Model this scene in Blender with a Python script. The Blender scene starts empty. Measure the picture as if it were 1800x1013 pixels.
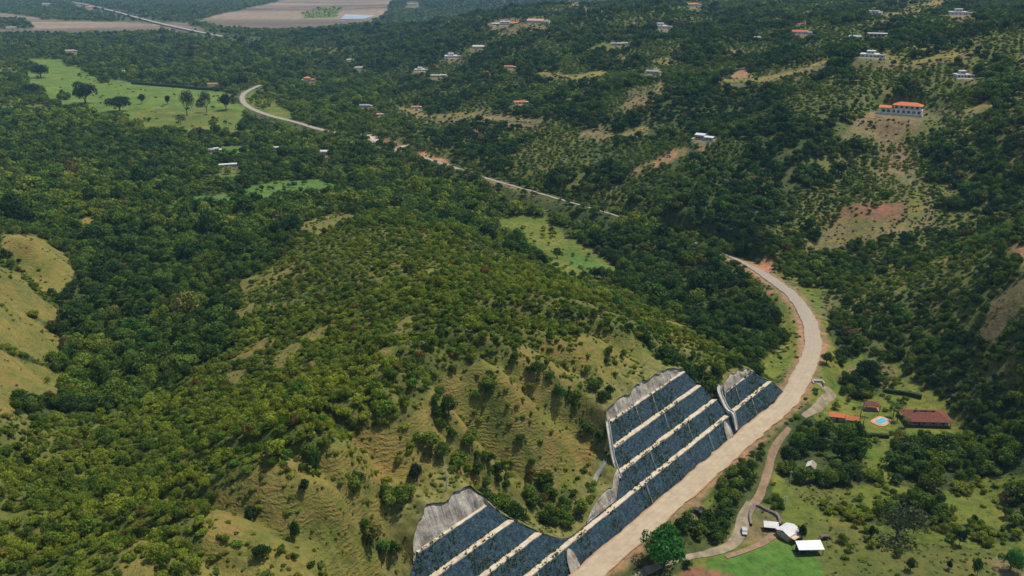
import bpy, math, random
import numpy as np
from mathutils import Vector, Matrix
random.seed(7); RNG = np.random.default_rng(11)
R = math.radians
scene = bpy.context.scene
COL = scene.collection

# ------------------------------------------------------------------ camera
CAM_H = 190.0; PITCH = R(20.0); FPX = 1559.0            # focal length in pixels of a 1800 px wide frame
cam = bpy.data.objects.new('camera', bpy.data.cameras.new('camera')); COL.objects.link(cam)
cam.data.sensor_width = 36.0; cam.data.lens = 36.0*FPX/1800.0
cam.data.clip_start = 1.0; cam.data.clip_end = 60000.0
cam.location = (0, 0, CAM_H); cam.rotation_euler = (R(90)-PITCH, 0, 0)
scene.camera = cam

# ------------------------------------------------------------------ sky, sun, exposure
SUN_EL = R(65); SUN_AZ = R(62)                           # azimuth clockwise from straight ahead (+y)
world = bpy.data.worlds.new('World'); scene.world = world; world.use_nodes = True
wn = world.node_tree.nodes; wl = world.node_tree.links
sky = wn.new('ShaderNodeTexSky'); sky.sky_type = 'NISHITA'; sky.sun_disc = False
sky.sun_elevation = SUN_EL; sky.sun_rotation = SUN_AZ
wl.new(sky.outputs[0], wn['Background'].inputs[0]); wn['Background'].inputs[1].default_value = 0.115
sd = bpy.data.lights.new('sun', 'SUN'); sd.energy = 4.5; sd.angle = R(0.6); sd.color = (1.0, 0.93, 0.80)
sun = bpy.data.objects.new('sun', sd); COL.objects.link(sun)
sv = Vector((math.sin(SUN_AZ)*math.cos(SUN_EL), math.cos(SUN_AZ)*math.cos(SUN_EL), math.sin(SUN_EL)))
sun.rotation_euler = sv.to_track_quat('Z', 'Y').to_euler()
scene.view_settings.view_transform = 'Standard'; scene.view_settings.look = 'None'
scene.view_settings.exposure = 0.25; scene.view_settings.gamma = 1.0; scene.view_settings.use_curve_mapping = False
scene.cycles.max_bounces = 5; scene.cycles.diffuse_bounces = 2; scene.cycles.glossy_bounces = 2
scene.cycles.transmission_bounces = 2; scene.cycles.transparent_max_bounces = 4; scene.cycles.volume_bounces = 0
HAZE = 0.000048

# ------------------------------------------------------------------ rays through the picture
SP, CP = math.sin(PITCH), math.cos(PITCH)
def ray(u, v):
    a = (u-900)/FPX; b = -(v-506.5)/FPX
    return np.array([a, CP+b*SP, -SP+b*CP])
def pix(u, v, h):
    d = ray(u, v); t = (h-CAM_H)/d[2]
    return d[0]*t, d[1]*t, h
def project(x, y, z):
    dz = z-CAM_H; dep = y*CP-dz*SP; up = y*SP+dz*CP
    dep = np.maximum(dep, 1.0)
    return 900+FPX*x/dep, 506.5-FPX*up/dep, dep

# ------------------------------------------------------------------ noise
def _hash(ix, iy, seed):
    n = (ix.astype(np.int64)*374761393+iy.astype(np.int64)*668265263+seed*974634777) & 0x7fffffff
    n = ((n ^ (n >> 13))*1274126177) & 0x7fffffff
    return ((n ^ (n >> 16)) & 0xffff)/65535.0
def vnoise(x, y, seed=0):
    x = np.asarray(x, float); y = np.asarray(y, float)
    ix = np.floor(x); iy = np.floor(y); fx = x-ix; fy = y-iy
    fx = fx*fx*(3-2*fx); fy = fy*fy*(3-2*fy)
    a = _hash(ix, iy, seed); b = _hash(ix+1, iy, seed); c = _hash(ix, iy+1, seed); d = _hash(ix+1, iy+1, seed)
    return (a*(1-fx)+b*fx)*(1-fy)+(c*(1-fx)+d*fx)*fy*1.0
def fbm(x, y, seed=0, octv=4):
    s = 0; a = 1; t = 0
    for k in range(octv):
        s = s+a*vnoise(x*2**k, y*2**k, seed+k*17); t += a; a *= .5
    return s/t*2-1
def sstep(a, b, x):
    t = np.clip((x-a)/(b-a), 0, 1); return t*t*(3-2*t)

# ------------------------------------------------------------------ road-cut frame: s along the road, d away from it into the hill
A0 = np.array([18.33, 236.8]); DD = np.array([0.64098, 0.76756]); NN = np.array([-0.76756, 0.64098])
def SD(x, y):
    qx = x-A0[0]; qy = y-A0[1]
    return qx*DD[0]+qy*DD[1], qx*NN[0]+qy*NN[1]
def W(s, d):
    return A0[0]+s*DD[0]+d*NN[0], A0[1]+s*DD[1]+d*NN[1]
def road_z(s): return 5.0+np.clip(s, -60, 260)*0.010
TS = np.array([-85, -72, -58, -48, -22, -18, -11, -3, 4, 8, 36, 41, 43.5, 47, 50, 104, 110, 115, 117.5, 120.5, 123, 149, 159, 166, 180])
TT = np.array([  0,  7,  21,  28,  28, 27.9, 21, 14, 9, 7.5, 7.5, 12, 16, 24, 28, 27.9, 21, 14, 9, 9, 14, 13.9, 7, 0, 0.])
RS = np.array([-130, -51, -47, -41, -32, -22, -17, -14, 17, 22, 30, 38, 43, 46, 49, 56, 66, 75, 92, 103, 106, 119, 123, 129, 137, 147, 151, 200])
RR = np.array([   0,  0,   5,  9,  9,  7,   2.5,   0,  0,  3, 4.5, 5, 3, 3, 5, 5.5, 5, 6, 5, 2, 0, 0, 3.5, 5, 4.5, 2, 0, 0.])
def Tof(s): return np.interp(s, TS, TT, left=0, right=0)
def Rof(s):
    r = np.interp(s, RS, RR)
    return r*(1+.14*(vnoise(s*.45, s*0, 5)-.5)*2)
def d_of(h):                                             # offset of the cut face at height h above the road
    k = np.floor(h/7.0-1e-6); k = np.clip(k, 0, 4)
    return 0.8+k*4.9+np.clip(h-k*7, 0, 7)*(3.3/7)
def prof(d):                                             # height of the stepped profile at offset d
    k = np.clip(np.floor((d-0.8)/4.9), 0, 4); r = d-0.8-k*4.9
    return np.clip(k*7+np.clip(r/3.3, 0, 1)*7, 0, 28)

# ------------------------------------------------------------------ terrain heights: smooth surface through measured points
PV = [ # u, v, height
 # central hill: crest, flanks, nose
 (590,372,10),(640,375,24),(700,395,33),(780,445,44),(850,505,50),(900,575,55),(780,640,58),(700,720,61),(600,780,62),
 (420,850,60),(300,930,60),(180,1013,62),(960,520,47),(1060,545,44),(1150,590,46),(1010,600,52),(880,660,53),(820,760,51),
 (700,860,52),(560,950,53),(420,1013,55),(640,1013,46),(520,860,59),(690,960,47),(1240,615,38),(1300,625,26),
 (560,470,30),(520,520,30),(640,480,42),(430,490,18),(450,560,26),(560,600,42),(440,620,28),(360,680,26),(480,700,44),(300,770,33),
 (150,800,28),(30,820,32),(0,930,46),(150,900,44),(60,1013,52),(330,820,45),
 # dark valley on the left
 (330,430,6),(250,480,5),(220,540,7),(300,560,6),(200,620,11),(300,640,12),(150,700,16),(220,740,20),(480,400,5),(400,380,4),
 # grass spurs at the left edge (crest, then gully)
 (55,425,30),(95,450,22),(125,470,10),(0,478,34),(45,505,25),(92,548,10),(10,455,22),(55,490,15),
 (0,545,36),(45,570,28),(106,612,13),(10,530,26),(60,555,16),(0,625,40),(50,648,32),(98,680,17),(15,605,30),(70,630,18),
 (0,705,44),(50,722,33),(20,695,34),(80,410,16),(160,380,11),(60,400,13),(115,430,7),(-120,450,55),(-150,560,62),(-150,700,66),(-100,380,30),
 # the plain
 (0,350,2),(150,340,1),(300,330,1),(450,330,1),(600,330,2),(100,250,0),(300,220,0),(500,260,1),(0,200,0),(200,150,0),(350,160,0),
 (50,110,0),(300,100,0),(500,110,0),(0,60,0),(300,45,0),(600,50,0),(700,30,0),(400,10,0),(0,0,0),(650,5,0),(-300,100,0),(-300,300,2),(-200,0,0),
 # meadow and wood behind the hill
 (720,345,4),(820,365,4),(900,390,3),(1000,430,2),(1070,475,2),(1150,500,3),(1250,530,4),(1200,450,6),(1320,560,5),(1120,440,5),(1000,390,6),
 (1350,600,6.5),(1370,620,6.3),
 # foot of the mountain along the road
 (1345,480,9),(1320,458,13),(1250,426,15),(1160,398,16),(1085,376,13.5),(1000,352,13),(920,330,12),(850,310,11),(730,270,8),(640,240,5),(520,213,2),(450,175,1),
 # mountain
 (640,200,6),(560,170,0),(560,120,0),(700,150,12),(733,188,14),(740,122,26),(800,98,46),(840,80,60),(890,40,84),(950,34,88),(980,60,84),(1000,8,98),
 (780,200,22),(850,230,26),(900,180,42),(915,180,42),(900,116,58),(1000,100,70),(900,280,24),(1000,310,24),(1000,220,42),(1100,250,40),(1100,160,68),(1150,130,76),
 (1100,330,24),(1163,46,98),(1090,78,88),(1220,8,112),(1230,240,58),(1200,330,32),(1300,300,40),(1300,200,64),(1300,110,92),(1410,56,112),(1300,20,118),
 (1300,400,22),(1400,430,16),(1420,350,32),(1400,250,60),(1450,180,82),(1500,80,108),(1542,62,116),(1533,97,108),(1533,20,124),(1690,24,128),(1698,135,100),
 (1500,300,46),(1500,240,64),(1580,200,76),(1580,270,56),(1540,370,33),(1560,430,21),(1620,330,44),(1640,400,28),(1750,40,128),(1800,60,130),(1780,140,102),
 (1700,220,76),(1800,230,82),(1700,300,54),(1800,330,54),(1680,380,36),(1750,400,42),(1480,440,13),(1420,480,8),
 # right spur
 (1800,430,54),(1740,440,45),(1680,455,35),(1600,475,22),(1520,500,13),(1470,540,7),(1800,500,50),(1740,540,37),(1660,560,22),(1560,590,9),(1800,590,38),(1740,640,22),
 (1700,680,9),(1800,680,22),(1760,740,9),(1820,800,12),(1620,640,9),(1950,450,66),(1950,600,54),(1950,800,22),
 # farm land
 (1480,600,5),(1450,660,3),(1540,650,2),(1600,700,1),(1480,740,1),(1680,760,1),(1400,780,1),(1700,860,0),(1500,850,0),(1350,850,1),(1400,950,0),(1600,950,0),(1780,950,1),
 (1290,930,1),(1200,1000,1),(1300,1013,0),(1900,1000,4)]
SDP = [(-75,30,46),(-45,34,48),(-25,30,42),(-8,26,30),(10,22,20),(25,24,20),(12,45,34),(45,30,38),(52,28,42),(75,30,44),(100,28,36),(112,26,30),(120,28,28),(135,26,30),
       (155,22,18),(165,10,8),(170,25,14),(-60,-16,1.5),(-20,-16,1.5),(20,-16,1.5),(60,-16,1.8),(100,-18,2),(140,-18,3),(-90,60,56)]
XYP = [(1000/1800,4200,40),(300,3600,20),(1300,2600,190),(1900,2600,210),(2600,4500,250),(800,4600,120),(0,6000,0),(-3000,6000,0),(-5000,8500,0),(3000,8500,300),(0,9500,30),
       (0,110,58),(-60,80,60),(60,110,30),(120,170,4),(200,200,0),(-200,160,45),(-120,120,54)]
pts = [pix(*p) for p in PV]+[(*W(s, d), h) for s, d, h in SDP]+[p for p in XYP]
pts = np.array(pts, float)
PQ = np.stack([pts[:, 0]/pts[:, 1], np.log(pts[:, 1])], 1); PH = pts[:, 2]
def _k(r2): return 0.5*r2*np.log(r2+1e-12)
n = len(PQ)
K = _k(((PQ[:, None]-PQ[None])**2).sum(-1))+np.eye(n)*2e-4
Pm = np.hstack([np.ones((n, 1)), PQ]); M = np.zeros((n+3, n+3)); M[:n, :n] = K; M[:n, n:] = Pm; M[n:, :n] = Pm.T
sol = np.linalg.solve(M, np.concatenate([PH, np.zeros(3)]))

AC = np.arange(-0.90, 0.9001, 0.003); LC = np.arange(math.log(62), math.log(11000), 0.0058)
AG, LG = np.meshgrid(AC, LC); YG = np.exp(LG); XG = AG*YG
HG = np.empty(AG.shape)
for i in range(AG.shape[0]):
    q = np.stack([AG[i], LG[i]], 1)
    HG[i] = _k(((q[:, None]-PQ[None])**2).sum(-1)) @ sol[:n]+sol[n]+q @ sol[n+1:]
HG = np.maximum(HG, -1.5)
HG = np.where(HG < 2, np.where(HG < 0, HG*.3, HG), HG)

def blend_noise(H):
    s, d = SD(XG, YG)
    up = sstep(8, 40, H)
    H = H+up*(fbm(XG/60, YG/60, 3, 4)*3.2)+sstep(0, 6, H)*fbm(XG/18, YG/18, 9, 3)*0.7
    # gullies down the grassy flank above the cut
    m = sstep(14, 34, d)*(1-sstep(70, 120, d))*sstep(-150, -90, s)*(1-sstep(150, 185, s))*sstep(12, 30, H)
    ph = (s+0.35*d+9*fbm(s/40, d/60, 21, 2))/23.0
    g = np.abs(np.sin(ph*math.pi)); H = H-m*(1-g)**1.5*6.0+m*1.2
    # ravines of the far mountain side
    mm = sstep(18, 60, H)*sstep(480, 620, YG)
    wx = XG*.55-YG*.25; wy = XG*.35+YG*.75
    rid = 1-np.abs(fbm(wx/170+.4*fbm(XG/200, YG/200, 31, 2), wy/420, 33, 3)); H = H-mm*(rid-.75)*30
    mr = sstep(12, 40, H)*sstep(.40, .48, AG)*(1-sstep(470, 560, YG))*sstep(330, 380, YG)
    rd = 1-np.abs(fbm((XG+YG*.4)/45, (YG-XG*.4)/130, 43, 3)); H = H-mr*(rd-.75)*5
    return H
HG = blend_noise(HG)

def bil(G, x, y):
    x = np.asarray(x, float); y = np.maximum(np.asarray(y, float), 62.5)
    i = np.clip((np.log(y)-LC[0])/0.0058, 0, len(LC)-1.001); j = np.clip((x/y-AC[0])/0.003, 0, len(AC)-1.001)
    i0 = i.astype(int); j0 = j.astype(int); fi = i-i0; fj = j-j0
    return (G[i0, j0]*(1-fj)+G[i0, j0+1]*fj)*(1-fi)+(G[i0+1, j0]*(1-fj)+G[i0+1, j0+1]*fj)*fi
def height(x, y): return bil(HG, x, y)
TR = np.exp(np.linspace(math.log(90), math.log(9500), 2600))
def hit(u, v, G=None):                                   # first point of the ground seen through pixel (u, v)
    d = ray(u, v); x = d[0]*TR; y = d[1]*TR; z = CAM_H+d[2]*TR
    below = z < bil(HG if G is None else G, x, y)
    k = int(np.argmax(below)) if below.any() else len(TR)-1
    k0 = max(k-1, 0)
    f0 = z[k0]-height(x[k0], y[k0]); f1 = z[k]-height(x[k], y[k]); t = f0/(f0-f1+1e-9) if k else 0
    t = TR[k0]+(TR[k]-TR[k0])*t
    return float(d[0]*t), float(d[1]*t), float(height(d[0]*t, d[1]*t))

# ------------------------------------------------------------------ road centre line
def catmull(P, n=14):
    P = [np.array(p, float) for p in P]; P = [2*P[0]-P[1]]+P+[2*P[-1]-P[-2]]; out = []
    for i in range(1, len(P)-2):
        for k in range(n):
            t = k/n
            out.append(.5*((2*P[i])+(-P[i-1]+P[i+1])*t+(2*P[i-1]-5*P[i]+4*P[i+1]-P[i+2])*t*t+(-P[i-1]+3*P[i]-3*P[i+1]+P[i+2])*t**3))
    out.append(P[-2]); return np.array(out)
RC = [(*W(s, -4.3), road_z(s)) for s in (-150, -110, -70, -30, 10, 50, 90, 130, 158)]
RC = [np.append(c, 4.6) for c in RC]
for u, v, z, hw in [(1414,652,7.0,4.7),(1427,620,7.3,4.4),(1428,585,7.6,4.2),(1415,550,8.0,4.0),(1393,520,8.4,3.8),(1368,500,8.8,3.6),(1345,484,9.2,3.2),(1310,464,8.5,1.8),(1250,437,8.5,1.2),(1160,407,9.5,1.2),(1085,380,12.5,1.4),
                    (1000,355,13.2,1.5),(920,332,12.5,1.7),(850,312,11.5,2.1),(790,292,10,2.4),(730,272,8.5,2.4),(670,252,7,2.4),(610,238,5,2.8),(560,227,3.5,3.9),(520,215,2.5,3.6),(470,202,2,3.8),(437,188,1.6,3.9),
                    (426,175,1.4,3.9),(431,163,1.4,3.9),(457,150,1.4,3.8)]:
    RC.append(np.array([*pix(u, v, z), hw]))
ROAD = catmull(RC, 16)
def seg_dist(x, y, L, rad):                              # distance to polyline and value along it, only inside rad
    best = np.full(x.shape, 1e9); val = np.zeros(x.shape)
    for i in range(len(L)-1):
        ax, ay = L[i][:2]; bx, by = L[i+1][:2]
        m = (x > min(ax, bx)-rad) & (x < max(ax, bx)+rad) & (y > min(ay, by)-rad) & (y < max(ay, by)+rad)
        if not m.any(): continue
        dx, dy = bx-ax, by-ay; l2 = dx*dx+dy*dy+1e-9
        t = np.clip(((x[m]-ax)*dx+(y[m]-ay)*dy)/l2, 0, 1); dd = np.hypot(x[m]-ax-t*dx, y[m]-ay-t*dy)
        z = L[i][2]+t*(L[i+1][2]-L[i][2]); b = best[m]; w = dd < b
        b[w] = dd[w]; best[m] = b; vv = val[m]; vv[w] = z[w]; val[m] = vv
    return best, val
rd, rz = seg_dist(XG, YG, ROAD, 26)
cell = YG*.006
wgt = 1-sstep(5.2+cell, 13+cell*1.5, rd)
HG = HG*(1-wgt)+(rz-.25)*wgt

# the cut itself
s_, d_ = SD(XG, YG); T_ = Tof(s_); R_ = Rof(s_)
top = road_z(s_)+T_+R_; dT = d_of(T_)+R_*.42
rise = np.clip(d_-dT, 0, 60)
beh = top+.22*rise
w2 = sstep(2, 26, d_-dT)
ins = (s_ > -84) & (s_ < 168) & (T_ > .5)
low = road_z(s_)+prof(d_-3.8)*np.minimum(1, 1)-1.6
low = np.minimum(low, top-3)
HG = np.where(ins & (d_ > 0) & (d_ < dT+1.0), np.minimum(low, 1e9), HG)
HG = np.where(ins & (d_ >= dT+1.0) & (d_ < 70), beh*(1-w2)+np.maximum(HG, 0)*w2, HG)

# ------------------------------------------------------------------ things that need level ground: (u, v, radius)
HOUSES = [ # u, v(base), width m, kind, yaw deg, label, category
 (543,144,26,'tower',8,'tall white house with orange tiled roof above the trees of the plain'),
 (376,151,24,'gable_white',-12,'small white house with pale pink roof behind the clipped hedge of the field'),
 (221,127,13,'shed',5,'tiny white house at the top edge of the green field'),
 (126,92,30,'gable_pink',6,'low house with dusty pink roof among the trees of the far plain'),
 (378,268,17,'cluster',10,'grey and white farmhouse in the clearing left of the small lawns'),
 (401,294,20,'wallhouse',0,'long low white building beside the small bright lawn'),
 (571,272,15,'dome',-10,'white rounded roof building in the trees below the far road bend'),
 (486,263,9,'shed',0,'tiny white hut left of the white rounded roof building'),
 (643,189,20,'grey',-8,'blue grey roofed house at the foot of the mountain'),
 (668,205,14,'gable_pink',10,'small pinkish house just below the blue grey roofed one'),
 (733,192,16,'gable_white',15,'white house with brown roof and yellow garden at the foot of the mountain'),
 (740,126,26,'flat',-5,'white flat roofed house on the lower left mountain side'),
 (771,136,28,'bars',4,'row of low white roofs right below the white flat roofed house'),
 (797,103,34,'flat',6,'white terraced villa on a grassy shelf, left part of the mountain side'),
 (840,86,30,'dome',-12,'cream rounded house between the terraced villa and the hilltop hotel'),
 (889,45,62,'complex',-4,'large white hilltop building with terracotta wing'),
 (945,41,46,'gable_pink',-14,'pink walled hilltop house right of the large white building'),
 (631,121,22,'shed',0,'small white house in the trees left of the mountain foot'),
 (616,107,16,'shed',12,'smallest white house farthest left behind the mountain foot'),
 (897,121,18,'gable_white',0,'small white house with reddish roof in the middle of the mountain side'),
 (917,184,20,'gable_white',20,'tan and white house above the brown road cutting on the mountain'),
 (1163,51,36,'flat',-3,'long white flat roofed house high in the upper middle of the mountain'),
 (1090,80,26,'bars',8,'white house at the right end of the pale lawn shelf'),
 (1148,130,20,'grey',-18,'grey house above the dry terraced slope'),
 (1221,11,34,'gable_red',6,'reddish roofed house at the top edge of the picture'),
 (1410,61,28,'gable_white',4,'white house with orange earth beside it, left of the blue tin roof'),
 (1331,69,9,'shed',0,'tiny white hut in the dense trees of the upper mountain'),
 (1533,25,32,'cluster',-8,'grey and white house near the top, right of centre on the mountain'),
 (1505,69,18,'blue',0,'pale blue tin roofed building beside the white slab roofed house'),
 (1542,65,24,'slab',4,'white slab roofed house right of the pale blue tin roof'),
 (1533,102,26,'flat',-6,'white villa on the knoll above the dry terraces'),
 (1690,27,30,'flat',8,'white house nearest the top right corner'),
 (1698,138,18,'flat',24,'white house with dark windows at the right edge of the mountain'),
 (1238,246,19,'split',-20,'white house in two wings standing alone on the lower mountain side'),
 (18,50,40,'shed',0,'white building at the far left beside the dry riverbed'),
 (80,8,60,'shed',4,'long white building beyond the river at the top left'),
 (138,8,50,'bars',-4,'row of white buildings beyond the river'),
 (158,14,46,'gable_red',0,'orange roofed building beyond the river near the bridge'),
 (725,8,80,'bars',4,'row of pale roofs far off behind the dry riverbed'),
]
FARM = {'hacienda':(1632,750,9.5),'pool':(1549,741,7),'long':(1484,742,7),'small':(1532,719,4),'hut':(1425,826,3),'shed':(1422,970,5),'barn':(1385,942,5),'lean':(1355,932,4),'villa':(1580,202,22)}
SITE = []
HGpad = HG.copy()
for u, v, wd, *_ in HOUSES:
    x, y, z = hit(u, v); SITE.append((x, y, z)); rad = wd*.62
    dd = np.hypot(XG-x, (YG-y)*.9); w = 1-sstep(rad, rad*1.9, dd)
    HGpad = HGpad*(1-w)+(z-.1)*w
FS = {}
for kx, (u, v, rad) in FARM.items():
    x, y, z = hit(u, v); FS[kx] = (x, y, z)
    dd = np.hypot(XG-x, YG-y); w = 1-sstep(rad, rad*1.9, dd)
    HGpad = HGpad*(1-w)+(z-.08)*w
HG = HGpad

# ------------------------------------------------------------------ land cover, drawn as parcels on the map
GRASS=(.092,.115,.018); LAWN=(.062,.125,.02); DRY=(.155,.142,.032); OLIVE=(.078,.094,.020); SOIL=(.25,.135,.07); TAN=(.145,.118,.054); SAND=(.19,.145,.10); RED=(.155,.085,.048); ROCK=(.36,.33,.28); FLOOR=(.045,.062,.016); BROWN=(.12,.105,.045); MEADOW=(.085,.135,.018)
GCOL = [GRASS,LAWN,DRY,OLIVE,SOIL,TAN,SAND,RED,ROCK,FLOOR,BROWN,MEADOW]
G_,L_,D_,O_,S_,T2_,SA_,RE_,RO_,F_,B_,M_ = range(12)
CW, CH = 1800, 1013
cls = np.full((CH, CW), F_, np.uint8); den = np.full((CH, CW), 1.0, np.float32); siz = np.full((CH, CW), 1.0, np.float32)
YY, XX = np.mgrid[0:CH, 0:CW]
def poly(P_, c=None, dn=None, sz=None):
    P_ = np.array(P_, float); x0, y0 = np.floor(P_.min(0)).astype(int); x1, y1 = np.ceil(P_.max(0)).astype(int)
    x0 = max(x0, 0); y0 = max(y0, 0); x1 = min(x1, CW); y1 = min(y1, CH)
    if x1 <= x0 or y1 <= y0: return
    X = XX[y0:y1, x0:x1]; Y = YY[y0:y1, x0:x1]; ins_ = np.zeros(X.shape, bool)
    for i in range(len(P_)):
        ax, ay = P_[i]; bx, by = P_[(i+1) % len(P_)]
        if ay == by: continue
        ins_ ^= ((ay > Y) != (by > Y)) & (X < (bx-ax)*(Y-ay)/(by-ay)+ax)
    setm(ins_, slice(y0, y1), slice(x0, x1), c, dn, sz)
def setm(m, sy, sx, c, dn, sz):
    if c is not None: cls[sy, sx][m] = c
    if dn is not None: den[sy, sx][m] = dn
    if sz is not None: siz[sy, sx][m] = sz
def line(P_, r, c=None, dn=None, sz=None):
    P_ = np.array(P_, float)
    for i in range(len(P_)-1):
        a, b = P_[i], P_[i+1]
        x0 = int(max(min(a[0], b[0])-r, 0)); x1 = int(min(max(a[0], b[0])+r+1, CW)); y0 = int(max(min(a[1], b[1])-r, 0)); y1 = int(min(max(a[1], b[1])+r+1, CH))
        if x1 <= x0 or y1 <= y0: continue
        X = XX[y0:y1, x0:x1]; Y = YY[y0:y1, x0:x1]; dx, dy = b-a
        t = np.clip(((X-a[0])*dx+(Y-a[1])*dy)/(dx*dx+dy*dy+1e-9), 0, 1)
        setm(np.hypot(X-a[0]-t*dx, Y-a[1]-t*dy) < r, slice(y0, y1), slice(x0, x1), c, dn, sz)
def spot(x, y, r, c=None, dn=None, sz=None): line([(x-r*.5, y), (x+r*.5, y)], r*.6, c, dn, sz)
# mountain side in general: olive ground, broken tree cover
poly([(1000,0),(860,60),(780,100),(640,190),(560,225),(730,270),(1085,376),(1350,475),(1400,500),(1480,560),(1560,640),(1700,700),(1800,800),(1800,0)], O_, .80, .76)
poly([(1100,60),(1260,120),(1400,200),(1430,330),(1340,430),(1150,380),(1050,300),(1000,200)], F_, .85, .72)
# central hill: low scrub over olive ground
poly([(560,395),(640,372),(720,375),(800,395),(880,440),(1000,480),(1080,500),(1180,560),(1320,640),(1200,650),(900,640),(760,700),(600,800),(400,860),(380,1013),(0,1013),(0,730),(200,730),(330,660),(420,600),(420,500),(500,450)], O_, .86, .64)
# riverbed
poly([(0,22),(60,30),(110,36),(330,40),(400,22),(500,0),(692,0),(680,22),(655,42),(560,52),(480,56),(420,52),(300,56),(130,62),(90,58),(0,60)], SA_, 0)
poly([(60,20),(200,18),(240,36),(70,34)], F_, .9); poly([(0,34),(40,34),(60,50),(0,52)], F_, .9)
poly([(530,22),(560,13),(600,14),(590,30),(535,32)], G_, .35, .8)
line([(335,42),(385,52)], 3, F_, .7)
# fields of the plain
poly([(50,104),(115,104),(165,134),(235,146),(350,154),(410,165),(430,192),(418,244),(330,238),(250,236),(185,206),(120,196),(50,160)], M_, .001); poly([(225,190),(415,192),(412,240),(260,232)], G_, .001)
for x_, y_, r_ in ((60,165,16),(90,190,16),(135,198,15),(110,172,8),(205,212,16),(235,228,14),(300,236,12),(345,240,10),(385,240,14),(120,112,9),(180,142,8),(60,120,9),(415,178,7),(350,186,5)): spot(x_, y_, r_, F_, .9, .9)
spot(262,210,8,None,.3,.8); spot(375,215,9,None,.35,.8)
poly([(0,170),(70,175),(90,200),(0,202)], G_, .15); poly([(0,118),(40,118),(40,132),(0,132)], G_, .12)
poly([(425,160),(465,160),(520,205),(500,212),(440,192)], G_, .08); poly([(520,84),(600,82),(600,96),(520,98)], O_, .15)
poly([(386,258),(442,258),(440,272),(388,272)], L_, 0); poly([(380,306),(424,306),(424,322),(380,322)], L_, 0)
poly([(425,332),(480,318),(560,314),(600,326),(585,345),(500,345),(432,362)], L_, .04, .7); poly([(338,346),(420,340),(414,358),(350,374)], L_, .08, .7); poly([(276,364),(300,352),(330,352),(318,368)], L_, .1, .7); poly([(290,322),(420,312),(420,328),(300,335)], O_, .5, .8)
poly([(540,165),(600,165),(600,185),(545,188)], O_, .3)
# meadow behind the hill
poly([(862,388),(905,378),(960,380),(1000,415),(1040,440),(1085,478),(1080,492),(1000,485),(930,445),(890,420)], G_, .012, .6); poly([(1000,440),(1085,478),(1060,488),(1000,470)], L_, .03, .6)
poly([(800,365),(850,370),(860,385),(810,382)], D_, .12); spot(690,375,14,D_,.2,.5)
poly([(1085,376),(1160,394),(1250,424),(1320,454),(1335,480),(1300,492),(1230,462),(1100,416)], F_, 1, .7); line([(1100,392),(1200,420),(1300,462)], 3, G_, .5, .5)
line([(735,276),(850,314),(940,340)], 4, T2_, .12, .5); line([(940,340),(1085,380)], 3, None, .25, .4)
# left spurs
for q in ([(5,410),(75,416),(134,466),(116,512),(65,524),(10,486)],[(0,464),(35,480),(106,547),(98,576),(50,566),(0,552)],[(0,533),(45,550),(122,607),(106,640),(40,628),(0,612)],[(0,615),(55,630),(108,656),(114,702),(0,706)],[(0,704),(45,714),(0,730)]):
    poly(q, D_, .01, .4)
line([(5,462),(40,478),(70,520),(100,536)], 5, F_, .8, .6); line([(0,610),(40,626),(90,644)], 4, F_, .8, .6); line([(40,550),(95,578)], 3, F_, .7, .5)
spot(25,462,12,F_,.9,.7); spot(20,450,9,F_,.8,.7)
poly([(130,400),(158,376),(182,398)], D_, .15, .6); poly([(68,415),(85,398),(104,415)], D_, .15, .6); poly([(92,520),(108,520),(115,535)], D_, 0)
# dry patches on the hill
for q in ([(420,492),(515,458),(512,478),(445,512),(425,510)],[(540,388),(600,373),(640,378),(600,396),(560,415),(520,400)],[(380,628),(470,585),(492,600),(425,640)],[(400,552),(450,530),(452,545),(405,566)],
          [(700,565),(733,545),(725,588),(690,588)],[(530,590),(590,560),(585,580),(540,610)],[(385,665),(430,650),(420,680)],[(590,645),(625,640),(610,655)],[(470,640),(520,600),(540,610),(500,650)]):
    poly(q, D_, .10, .5)
for x, y in ((640,440),(760,480),(560,520),(650,560),(480,540),(600,500),(700,470),(820,440),(540,640),(680,620),(900,500)): spot(x, y, 13, D_, .35, .5)
# grassy flank above the cut
poly([(365,905),(400,850),(445,832),(560,790),(640,765),(720,735),(770,670),(870,620),(960,600),(1040,588),(1150,600),(1215,640),(1190,656),(1080,690),(1065,780),(1100,860),(1040,910),(1000,960),(900,905),(840,865),(790,880),(750,960),(735,1013),(385,1013),(355,940)], D_, .10, .45); poly([(350,1013),(362,905),(400,850),(500,830),(560,870),(600,1013)], D_, .05, .45)
poly([(1165,558),(1215,575),(1245,610),(1215,625),(1180,600)], D_, .15, .5)
poly([(210,960),(265,950),(275,1013),(215,1013)], D_, .1, .5); poly([(285,930),(330,945),(340,975),(300,960)], D_, .2, .5)
for q, r in (([(768,705),(800,760),(860,830),(905,870),(955,892)],13),([(969,668),(1005,715),(1040,765),(1080,810),(1100,850)],13),([(850,685),(870,715),(885,745)],12),([(740,790),(800,815)],13),
             ([(625,850),(690,880),(740,890),(780,880)],15),([(640,935),(690,990)],12),([(985,862),(1030,915)],12),([(940,893),(1003,935)],14),([(900,780),(940,800),(930,830)],10),([(930,830),(990,900)],8),
             ([(1040,660),(1075,730)],9),([(1075,640),(1060,620)],8),([(760,740),(820,790),(850,860)],6),([(1110,580),(1180,640),(1230,655)],10),([(900,640),(960,660),(1000,700)],6),([(435,905),(445,912)],7),([(440,970),(455,985)],8),([(550,790),(555,825)],12)):
    line(q, r*1.0, O_, .95, .7)
for x, y in ((540,865),(515,935),(735,830),(960,770),(945,745),(600,900),(560,905),(720,920),(840,700),(1000,640),(470,885),(1025,650),(870,760)): spot(x, y, 7, None, .8, .5)
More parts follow.
